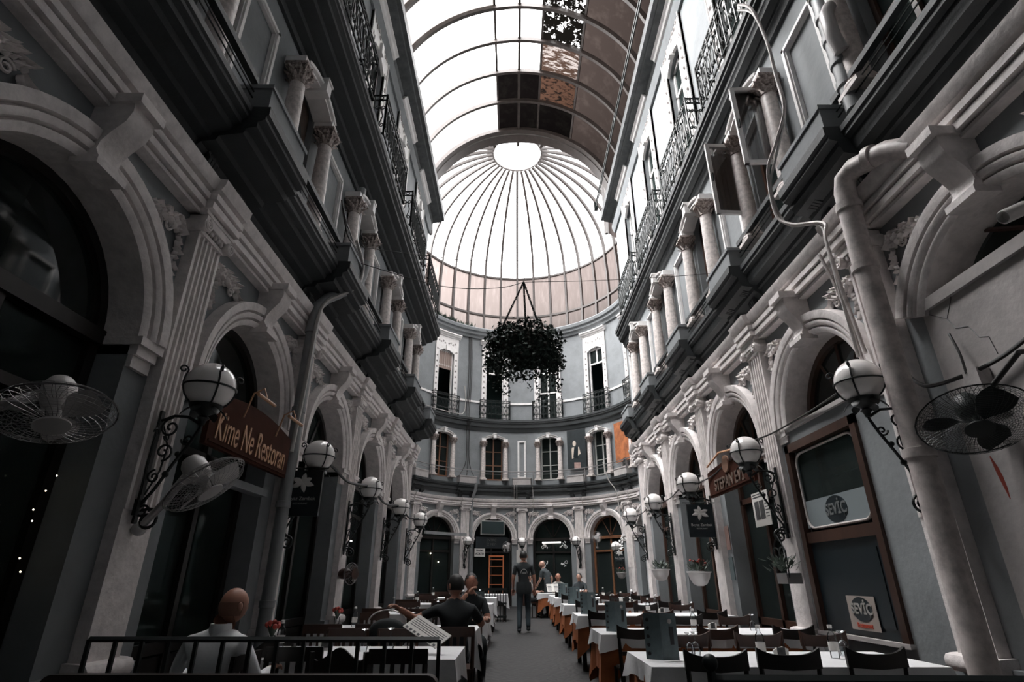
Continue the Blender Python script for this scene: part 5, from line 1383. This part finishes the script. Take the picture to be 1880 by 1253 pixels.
# ------------------------------------------------------------------ things on the tables
def menu_proto():
    r=empty('menu_card',(0,0,0),'x','menu','standing folded menus'); 
    for s in (0,1):
        R=Matrix.Rotation(math.radians(-62 if s==0 else 12),4,'Z')
        b=MB(); b.box(0 if s else -0,.13,-.0025,.0025,0,.31,R=R if s else Matrix.Rotation(math.radians(180-38),4,'Z')); o=local(b,'cover' if s else 'back_cover',M['menu'],r)
    R=Matrix.Rotation(math.radians(12),4,'Z'); b=MB(); b.lathe([(.001,0),(.017,0),(.017,.002),(.001,.002)],(0,0,0),14,R@Matrix.Translation((.075,-.004,.255))@Matrix.Rotation(PI/2,4,'X'),cap=False); local(b,'emblem',M['menuw'],r)
    b=MB(); b.box(.07,.10,-.0045,-.003,.10,.22,R=R); local(b,'title_block',M['menud'],r)
    R=Matrix.Rotation(math.radians(180-38),4,'Z'); b=MB()
    for k in range(5): b.lathe([(.001,0),(.013,0),(.013,.002),(.001,.002)],(0,0,0),12,R@Matrix.Translation((.10,.0045,.04+.056*k))@Matrix.Rotation(-PI/2,4,'X'),cap=False)
    local(b,'pictures',M['menud'],r); return r
mp=menu_proto()
for k,(x,y) in enumerate(((1.08,4.62),(1.14,7.0),(1.12,9.45),(1.14,11.9),(1.12,14.2))):
    place2(mp,(x,y,tops[('R',k)][0]+.002),rj(.1)+.05,'slate blue folded menu standing on the %s table of the right row'%NO[k],'standing folded menus')
for x,y in ((-.62,9.6),): place2(mp,(x,y,tops[('L',2)][0]+.002),.2,'slate blue folded menu standing on the third table of the left row')
lm=empty('open_menu',(-.72,5.05,tops[('L',0)][0]+.16),'white printed menu lying tilted on the right end of the nearest left table','menu')
lm.rotation_euler=(math.radians(28),math.radians(22),math.radians(-32))
b=MB(); b.box(-.19,.19,-.09,.09,-.004,.004); local(b,'card',M['paper'],lm)
b=MB()
for k in range(8): b.box(-.17+.045*k,-.145+.045*k,-.085,-.065,.004,.006)
for k in range(5): b.box(-.17,.17,-.03+.02*k,-.024+.02*k,.004,.005)
local(b,'print',M['papergr'],lm)
def glass_proto():
    b=MB(); b.lathe([(.028,0),(.034,.03),(.035,.06),(.026,.095),(.005,.105),(.004,.155),(.03,.165),(.033,.168),(.03,.171),(.002,.168)],(0,0,0),14,cap=False); o=b.build('wine_glass',M['cup'],smooth=60); tag(o,'x','glass','upturned wine glasses'); return o
gp=glass_proto(); 
def putg(o,loc,label,rz=0):
    if o.name in used2: c=o.copy(); COL.objects.link(c)
    else: used2.add(o.name); c=o
    c.location=loc; c['label']=label; return c
bp_=MB(); bp_.lathe([(.032,0),(.034,.01),(.034,.13),(.03,.155),(.013,.18),(.012,.2),(.016,.2),(.016,.222),(.001,.222)],(0,0,0),14,cap=False)
bottle=bp_.build('water_bottle',M['cup'],smooth=60); tag(bottle,'x','bottle','small water bottles')
b=MB(); b.lathe([(.0355,.05),(.0355,.11)],(0,0,0),14,cap=False); local(b,'bottle_label',M['paper'],bottle)
b=MB(); b.lathe([(.017,.2),(.017,.224),(.001,.226)],(0,0,0),12,cap=False); local(b,'cap',M['whitetx'],bottle)
nap=MB(); nap.poly([(-.05,0),(.05,0),(.055,.07),(.02,.085),(-.03,.075),(-.055,.06)],-.01,.01); napo=nap.build('napkin_holder',M['paper']); tag(napo,'x','napkin holder','napkin stands on the tables')
b=MB(); b.box(-.03,.03,-.0115,-.0105,.02,.08); local(b,'print',M['papergr'],napo)
def tthings(key,desc,items):
    z,yc=tops[key]
    for kind,x,dy,tail in items:
        if kind=='g': putg(gp,(x,yc+dy,z),'upturned wine glass on the %s, %s'%(desc,tail))
        if kind=='b':
            r=dup(bottle,loc=(x,yc+dy,z),label='small water bottle on the %s, %s'%(desc,tail))
        if kind=='n': r=dup(napo,loc=(x,yc+dy,z),rz=.3,label='white napkin stand on the %s, %s'%(desc,tail))
bottle.location=(2.42,4.78,tops[('R',0)][0]); bottle['label']='water bottle standing by the right end of the nearest right table'
napo.location=(1.98,4.7,tops[('R',0)][0]); napo['label']='white napkin stand in the middle of the nearest right table'
tthings(('R',0),'nearest right table',[('g',1.33,0.0,'left one'),('g',1.39,.06,'just behind the left one'),('g',2.55,.12,'near the wall end'),('g',2.6,.2,'last before the wall'),('b',1.86,-.02,'middle')])
for k in range(1,5):
    tthings(('R',k),'%s right table'%NO[k],[('g',1.55,.05,'left one'),('g',1.62,.15,'behind the left one'),('b',2.1,.1,'middle'),('n',2.3,.05,'middle'),('g',2.75,0,'right one')])
for k in range(0,5):
    tthings(('L',k),'%s left table'%NO[k],[('g',-1.25,.0,'middle one'),('g',-1.05,.08,'right of the middle one'),('n',-1.6,.1,'middle'),('g',-.85,-.05,'right end'),('b',-2.0,.15,'wall end')])
# red flower vase on left tables
for k,(x,key,l) in enumerate(((-2.12,('L',0),'small red flowers in a glass at the wall end of the nearest left table'),(-2.25,('L',1),'small red flowers in a glass at the wall end of the second left table'))):
    z,yc=tops[key]; r=empty('flower_vase',(x,yc+.25,z),l,'flowers'); b=MB(); b.lathe([(.03,0),(.035,.08),(.03,.1)],(0,0,0),12); local(b,'vase',M['cup'],r)
    b=MB()
    for j in range(9): a=j*.7; b.leaf((0,0,.08),(cos(a)*.5,sin(a)*.5,1),(cos(a),sin(a),0),.12,.03,.004)
    local(b,'leaves',M['leaf2'],r,60); b=MB()
    for j in range(7): a=j*.9; b.ball((.05*cos(a),.05*sin(a),.17+.015*(j%3)),.022,8,6)
    local(b,'blossoms',M['red'],r,60)
# ------------------------------------------------------------------ rails and barriers
def rail(x0,x1,y0,y1,z,posts,label,zb=.0,ball=False):
    r=empty('iron_rail',(x0,y0,0),label,'rail'); b=MB(); b.tube([(0,0,z),(x1-x0,y1-y0,z)],.012,4); local(b,'top_bar',M['iron'],r)
    for k in range(posts+1):
        t=k/posts; b=MB(); b.box((x1-x0)*t-.008,(x1-x0)*t+.008,(y1-y0)*t-.008,(y1-y0)*t+.008,zb,z); local(b,'post',M['iron'],r)
    if ball: b=MB(); b.ball((0,0,z+.04),.022,12,8); b.lathe([(.012,z-.15),(.02,z-.1),(.012,z-.05),(.012,z+.02)],(0,0,0),10); local(b,'finial',M['iron'],r)
    return r
rail(-1.96,-.35,2.86,2.86,1.0,13,'low black iron rail in front of the bald man at the left')
rail(.54,2.2,1.76,1.72,1.0,12,'low black iron rail crossing the lower right corner',ball=True)
r=empty('wooden_bench',(-1.0,2.3,0),'very dark wooden bench back filling the lower left foreground','bench')
b=MB(); 
q=rrect(-.72,.72,.0,.935,.04); b.poly(q,0,.05); b.v=[(x,y,z) for x,y,z in b.v]; local(b,'backrest',M['brown2'] if 'brown2' in M else mat('near_black_bench_wood',(.02,.012,.009),.35,noise=.4,nscale=3),r)
b=MB(); b.box(-.70,.70,.05,.5,.40,.45); local(b,'seat',M['chairdk'],r)
for s in (-1,1): b=MB(); b.box(*sorted((s*.70,s*.64)),.44,.5,0,.40); local(b,'leg',M['chairdk'],r)
r=empty('slatted_barrier',(-.75,17.6,fz(17)),'dark slatted barrier closing the end of the left seating','barrier')
b=MB(); b.box(-.5,.5,-.02,.02,.82,.88); b.box(-.5,.5,-.02,.02,.1,.16); b.box(-.5,.5,-.02,.02,.45,.5); local(b,'rails',M['iron'],r)
for k in range(13): x=-.48+.08*k; b=MB(); b.box(x-.012,x+.012,-.015,.015,0,.85); local(b,'slat',M['iron'],r)
# ------------------------------------------------------------------ people
def person(name_loc,rz,J,mats,label,hair='bald',head_dir=0.,head_pitch=0,skin=None,print_=False,shirt_len=.0,scale=1.0):
    """J: joint name -> (x,y,z) in local coordinates, facing +y. One continuous skinned body; head and hands merged into it."""
    skin=skin or M['skin']
    Rd={'pelvis':.145,'waist':.128,'chest':.145,'upper':.135,'neck':.058,'headb':.055,'shL':.068,'elL':.045,'wrL':.029,'shR':.068,'elR':.045,'wrR':.029,'hipL':.10,'knL':.07,'anL':.056,'toL':.034,'hipR':.10,'knR':.07,'anR':.056,'toR':.034}
    E=[('pelvis','waist'),('waist','chest'),('chest','upper'),('upper','neck'),('neck','headb'),('upper','shL'),('shL','elL'),('elL','wrL'),('upper','shR'),('shR','elR'),('elR','wrR'),('pelvis','hipL'),('hipL','knL'),('knL','anL'),('anL','toL'),('pelvis','hipR'),('hipR','knR'),('knR','anR'),('anR','toR')]
    names=list(J); idx={n:i for i,n in enumerate(names)}
    me=bpy.data.meshes.new('body'); me.from_pydata([J[n] for n in names],[(idx[a],idx[b]) for a,b in E],[]); 
    o=bpy.data.objects.new('body',me); COL.objects.link(o)
    md=o.modifiers.new('s','SKIN'); 
    if not me.skin_vertices: 
        bm=bmesh.new(); bm.from_mesh(me); bm.verts.layers.skin.verify(); bm.to_mesh(me); bm.free()
    sv=me.skin_vertices[0].data
    for i,n in enumerate(names):
        r=Rd[n]; sv[i].radius=(r*(1.22 if n in('chest','upper','waist','pelvis') else 1),r*(.85 if n in('chest','upper','waist') else 1)); sv[i].use_root=(n=='pelvis')
    md.use_smooth_shade=True; md.branch_smoothing=.4
    sb=o.modifiers.new('u','SUBSURF'); sb.levels=2; sb.render_levels=2
    bpy.context.view_layer.update(); dg=bpy.context.evaluated_depsgraph_get(); ev=o.evaluated_get(dg); m2=bpy.data.meshes.new_from_object(ev)
    bpy.data.objects.remove(o)
    b=MB(); b.v=[tuple(v.co) for v in m2.vertices]; b.f=[tuple(p.vertices) for p in m2.polygons]
    V={n:Vector(J[n]) for n in J}
    def seg(p,a,c):
        d=c-a; t=max(0,min(1,(p-a).dot(d)/max(1e-9,d.length_squared))); return (p-(a+d*t)).length,t
    RG={('pelvis','waist'):1,('waist','chest'):1,('chest','upper'):1,('upper','neck'):1,('neck','headb'):0,('upper','shL'):1,('upper','shR'):1,('shL','elL'):1,('shR','elR'):1,('elL','wrL'):mats.get('fore',0),('elR','wrR'):mats.get('fore',0),('pelvis','hipL'):2,('hipL','knL'):2,('knL','anL'):2,('anL','toL'):3,('pelvis','hipR'):2,('hipR','knR'):2,('knR','anR'):2,('anR','toR'):3}
    for p in m2.polygons:
        c=Vector(p.center); best=min(E,key=lambda e:seg(c,V[e[0]],V[e[1]])[0]); k=RG[best]
        if best==('upper','neck') and seg(c,V['upper'],V['neck'])[1]>.8: k=0
        if best in(('shL','elL'),('shR','elR')) and mats.get('short') and seg(c,V[best[0]],V[best[1]])[1]>.72: k=0
        b.mi.append(k)
    bpy.data.meshes.remove(m2)
    # head
    b.cur=0; hb_=V['headb']-Vector((0,0,.025)); H=Matrix.Translation(hb_)@Matrix.Rotation(head_dir,4,'Z')@Matrix.Rotation(head_pitch,4,'X')@Matrix.Scale(1.06,4)
    N,Mm=20,14; rows=[]
    for i in range(Mm+1):
        ph=PI*i/Mm; row=[]
        for k in range(N):
            th=2*PI*k/N; x=.082*sin(ph)*cos(th); y=.098*sin(ph)*sin(th)+.012; z=.110*-cos(ph)+.092
            if z<.06: f_=(.06-z)/.085; x*=1-.32*f_; y=y*(1-.18*f_)+.012*f_     # jaw
            if y>.07 and .07<z<.10: y-=.008                                   # eye sockets
            row.append(b._q((x,y,z),H))
        rows.append(row)
    for i in range(Mm):
        for k in range(N): kk=(k+1)%N; b.face((rows[i][k],rows[i][kk],rows[i+1][kk],rows[i+1][k]))
    for s in (-1,1): b.ball((s*.084,-.004,.085),.028,10,8,sx=.35,sy=.7,R=H); b.ball((s*.03,.094,.103),.011,8,6,sy=.6,R=H)
    b.lathe([(.004,.04),(.012,.02),(.017,0),(.006,-.008)],(0,.112,.07),8,H); 
    b.ball((0,.098,.032),.022,10,6,sy=.35,sz=.28,R=H)
    b.cur=3
    for s in 'LR':
        an=V['an'+s]; to=V['to'+s]; d=(to-an); d.z=0; d.normalize(); sd=Vector((d.y,-d.x,0)); T=Matrix.Identity(4); c_=an+d*.05; zt=min(an.z-.09,to.z-.04)
        for i in range(3): T[i][0]=sd[i];T[i][1]=d[i];T[i][2]=(0,0,1)[i];T[i][3]=(c_.x,c_.y,zt+.045)[i]
        b.ball((0,0,0),.05,14,8,sx=1.0,sy=2.7,sz=.95,R=T)
    b.cur=0
    # hands with five fingers
    for s,el,wr in ((-1,'elL','wrL'),(1,'elR','wrR')):
        d=(V[wr]-V[el]).normalized(); sd=d.cross(Vector((0,0,1)) if abs(d.z)<.8 else Vector((0,1,0))).normalized(); n=sd.cross(d).normalized(); c=V[wr]
        T=Matrix.Identity(4)
        for i in range(3): T[i][0]=sd[i];T[i][1]=n[i];T[i][2]=d[i];T[i][3]=c[i]
        b.ball((0,0,.045),.05,12,8,sx=.8,sy=.34,R=T)
        for k in range(4):
            x=-.03+.02*k; L=[.062,.072,.068,.054][k]; q=[T@Vector((x,0,.07)),T@Vector((x,-.008,.07+L*.5)),T@Vector((x,-.024,.07+L*.82)),T@Vector((x,-.042,.07+L))]
            b.tube([tuple(v) for v in q],[.0095,.009,.008,.006],6)
        q=[T@Vector((-s*.03,0,.02)),T@Vector((-s*.055,-.012,.05)),T@Vector((-s*.055,-.028,.08))]; b.tube([tuple(v) for v in q],[.012,.010,.008],6)
    body=b.build('person',[skin,mats['top'],mats['legs'],M['shoe']],smooth=70)
    body.location=name_loc; body.rotation_euler=(0,0,rz); body.scale=(scale,)*3
    tag(body,label,'person')
    if hair!='bald':
        b=MB(); rows=[]; grow=.012 if hair=='short' else .03
        for i in range(9):
            ph=PI*(1-i/8*(.62 if hair=='short' else .72)); row=[]
            for k in range(N):
                th=2*PI*k/N; g=1+grow*10*.12
                x=.082*sin(ph)*cos(th)*g*1.04; y=.098*sin(ph)*sin(th)*g+.004; z=.110*-cos(ph)*1.06+.095
                if sin(th)>.35 and z<.15: z=.15+(z-.15)*.1; y=min(y,.085)
                row.append(b._q((x,y,z),H))
            rows.append(row)
        for i in range(8):
            for k in range(N): kk=(k+1)%N; b.face((rows[i][k],rows[i][kk],rows[i+1][kk],rows[i+1][k]))
        if hair=='long':
            for k in range(26):
                a=PI+PI*k/25; b.tube([tuple(H@Vector((.085*cos(a),.1*sin(a),.1))),tuple(H@Vector((.09*cos(a),.105*sin(a)-.01,.0))),tuple(H@Vector((.08*cos(a),.1*sin(a)-.02,-.12)))],[.02,.022,.01],5)
        local(b,'hair',M['hair'],body,60)
    elif hair=='bald' and mats.get('fringe'):
        b=MB(); rows=[]
        for i in range(4):
            z=.03+.028*i; ph=math.acos(max(-1,min(1,-(z-.092)/.110))); rows.append([b._q((.0845*sin(ph)*cos(t),.1005*sin(ph)*sin(t)+.011,z),H) for t in [PI+ -.1+(PI+.2)*k/16 for k in range(17)]])
        for i in range(3):
            for k in range(16): b.face((rows[i][k],rows[i][k+1],rows[i+1][k+1],rows[i+1][k]))
        local(b,'hair',mat('thin_grey_stubble',(.22,.11,.075),.7),body,60)
    if mats.get('collar'):
        b=MB(); c=V['neck']; b.lathe([(.072,-.05),(.076,0),(.07,.025),(.064,.02),(.066,-.04)],tuple(c+Vector((0,-.005,-.02))),16,cap=False); local(b,'collar',mats['top'],body)
    return body,V,H
def stand(**k):
    J=dict(pelvis=(0,0,.94),waist=(0,0,1.1),chest=(0,0,1.26),upper=(0,-.01,1.40),neck=(0,-.005,1.50),headb=(0,.012,1.55),shL=(-.185,-.01,1.40),elL=(-.25,-.03,1.13),wrL=(-.25,.05,.90),shR=(.185,-.01,1.40),elR=(.25,-.03,1.13),wrR=(.25,.05,.90),hipL=(-.09,0,.88),knL=(-.10,.02,.50),anL=(-.10,-.02,.09),toL=(-.11,.12,.04),hipR=(.09,0,.88),knR=(.10,.02,.50),anR=(.10,-.02,.09),toR=(.11,.12,.04)); J.update(k); return J
def sit(**k):
    J=dict(pelvis=(0,-.03,.50),waist=(0,-.05,.66),chest=(0,-.04,.82),upper=(0,-.02,.97),neck=(0,.0,1.07),headb=(0,.02,1.12),shL=(-.185,-.02,.96),elL=(-.24,.08,.72),wrL=(-.18,.30,.76),shR=(.185,-.02,.96),elR=(.24,.08,.72),wrR=(.18,.30,.76),hipL=(-.09,.0,.49),knL=(-.12,.40,.50),anL=(-.12,.36,.09),toL=(-.12,.50,.04),hipR=(.09,.0,.49),knR=(.12,.40,.50),anR=(.12,.36,.09),toR=(.12,.50,.04)); J.update(k); return J
place2(cB,(-1.93,4.05,0),PI/2,'dark chair holding the bald man in the white shirt')
person((-1.93,4.05,-.01),-.12,sit(elL=(-.30,.02,.74),wrL=(-.2,.28,.76),elR=(.27,.10,.72),wrR=(.24,.34,.76),headb=(.03,.04,1.115)),dict(top=M['shirtw'],legs=M['shirtb'],fore=1,fringe=1,collar=1),'bald man in a white shirt seated with his back to us behind the left rail',hair='bald',head_dir=-.35,skin=M['skin'],scale=.93)
person((-.66,6.72,0),.12,sit(elL=(-.42,-.02,.86),wrL=(-.60,-.22,.98),elR=(.30,.10,.80),wrR=(.28,.34,.84),headb=(-.0,.03,1.12)),dict(top=M['shirtb'],legs=M['shirtb'],short=1),'dark haired person in a black shirt seated with the left arm stretched out',hair='short',head_dir=.6,scale=1.0)
person((-.62,8.35,fz(8.35)),PI+.2,sit(elR=(.26,.20,.85),wrR=(.06,.20,1.06),headb=(0,.03,1.12)),dict(top=M['shirtb'],legs=M['shirtb'],short=1),'dark haired person facing the black shirted guest across the second left table, hand raised',hair='short')
fp=fz(14.2)
body,V,H=person((.20,14.2,fp),0.04,stand(hipL=(-.085,0,.88),knL=(-.10,.02,.50),anL=(-.11,-.05,.09),toL=(-.12,.09,.04),knR=(.10,.12,.50),anR=(.10,.02,.12),toR=(.11,.16,.06),pelvis=(0,0,.94)),dict(top=M['shirtb'],legs=M['jeans'],short=1),'man in a black t-shirt and blue jeans walking away down the middle of the passage',hair='short',scale=1.0)
b=MB(); 
b.tube([(.075*cos(t),-.135,1.24+.09*sin(t)) for t in [PI*k/12 for k in range(13)]],.004,4); 
for k in range(4): b.box(-.05+.027*k,-.034+.027*k,-.14,-.133,1.235,1.26)
local(b,'back_print',M['seam'],body)
b=MB(); b.lathe([(.175,.80),(.185,.86),(.18,1.0),(.172,1.05)],(0,0,0),20,sy=.78,cap=False); local(b,'shirt_hem',M['shirtb'],body,60)
person((1.10,20.0,fz(20)),.95,stand(waist=(0,.03,1.10),chest=(0,.09,1.25),upper=(0,.15,1.37),neck=(0,.19,1.46),headb=(0,.22,1.50),shL=(-.185,.14,1.36),elL=(-.22,.18,1.10),wrL=(-.16,.34,.95),shR=(.185,.14,1.36),elR=(.25,.0,1.15),wrR=(.22,.05,.95)),dict(top=M['shirtg'],legs=M['shirtb'],short=1),'bald waiter in a dark polo shirt leaning toward the guests at the far table',hair='bald',head_dir=.2,skin=M['skinlt'])
person((.45,19.5,fz(19)),-1.2,sit(),dict(top=mat('pale_patterned_blouse',(.36,.30,.27),.8,noise=.5,nscale=18),legs=M['shirtb'],short=1),'guest in a pale blouse seated at the left of the far table beside the waiter',hair='short',skin=M['skinlt'])
person((1.45,20.35,fz(19)),PI,sit(),dict(top=mat('white_patterned_shirt',(.42,.42,.40),.8,noise=.5,nscale=20),legs=M['shirtb'],short=1),'bald guest in a white patterned shirt behind the far table reading a menu',hair='bald',skin=M['skin'])
person((2.15,20.1,fz(19)),PI-.4,sit(),dict(top=M['shirtg'],legs=M['shirtb'],short=1),'guest with short hair and a dark top at the right end of the far table',hair='short',skin=M['skinlt'])
for (x,y,rz,l) in ((.45,19.5,-1.2,'chair of the guest in the pale blouse'),(1.45,20.38,PI,'chair of the bald guest in the white patterned shirt'),(2.15,20.12,PI-.4,'chair of the guest with the dark top at the far table'),(-.62,8.38,PI+.2,'chair of the person with the raised hand')): place2(cBb,(x,y,fz(y)),rz,l)
r=empty('open_menu',(1.22,19.6,fz(19)+.86),'large white open menu held up over the far table','menu'); r.rotation_euler=(math.radians(55),0,.2)
b=MB(); b.box(-.2,0,-.14,.14,-.003,.003); b.box(0,.2,-.14,.14,-.003,.003); local(b,'pages',M['paper'],r)
b=MB(); 
for k in range(5): b.box(-.17,-.04,-.11+.05*k,-.09+.05*k,.003,.004); b.box(.04,.17,-.11+.05*k,-.09+.05*k,.003,.004)
local(b,'print',M['papergr'],r)
# black bag hanging by the second left table
b=MB(); b.ball((0,0,0),.2,16,10,sx=1.1,sy=.5,sz=.8); r=b.build('handbag',M['shirtb'],smooth=60); r.location=(-1.35,6.55,.72); tag(r,'black patterned bag on the chairs beside the person in the black shirt','bag')
b=MB(); b.tube([(.2*cos(t),-.06,.12+.12*sin(t)) for k,t in enumerate([PI*j/10 for j in range(11)])],.008,5); local(b,'strap',M['white'],r)
# ------------------------------------------------------------------ light and camera
w=bpy.data.worlds.new('World'); bpy.context.scene.world=w; w.use_nodes=True
bg=w.node_tree.nodes['Background']; bg.inputs['Color'].default_value=(1.0,.985,.975,1); bg.inputs['Strength'].default_value=1.9
sl=bpy.data.lights.new('hazy_sun','SUN'); sl.energy=7; sl.angle=math.radians(75); sl.color=(1,.985,.97); so=bpy.data.objects.new('hazy_sun',sl); COL.objects.link(so)
so.rotation_euler=Vector((.58,.04,-.8)).to_track_quat('-Z','Y').to_euler(); so.location=(0,10,30)
cam=bpy.data.cameras.new('camera'); co=bpy.data.objects.new('camera',cam); COL.objects.link(co)
cam.sensor_width=36; cam.lens=1010/1880*36; co.location=(0,0,1.25)
co.rotation_euler=(math.radians(90+23.516),0,math.radians(.312)); cam.clip_start=.05; cam.clip_end=200
sc=bpy.context.scene; sc.camera=co
sc.view_settings.view_transform='Standard'; sc.view_settings.look='None'; sc.view_settings.gamma=1; sc.view_settings.exposure=2.4; sc.view_settings.use_curve_mapping=False
sc.cycles.max_bounces=8; sc.cycles.diffuse_bounces=5; sc.cycles.transparent_max_bounces=16
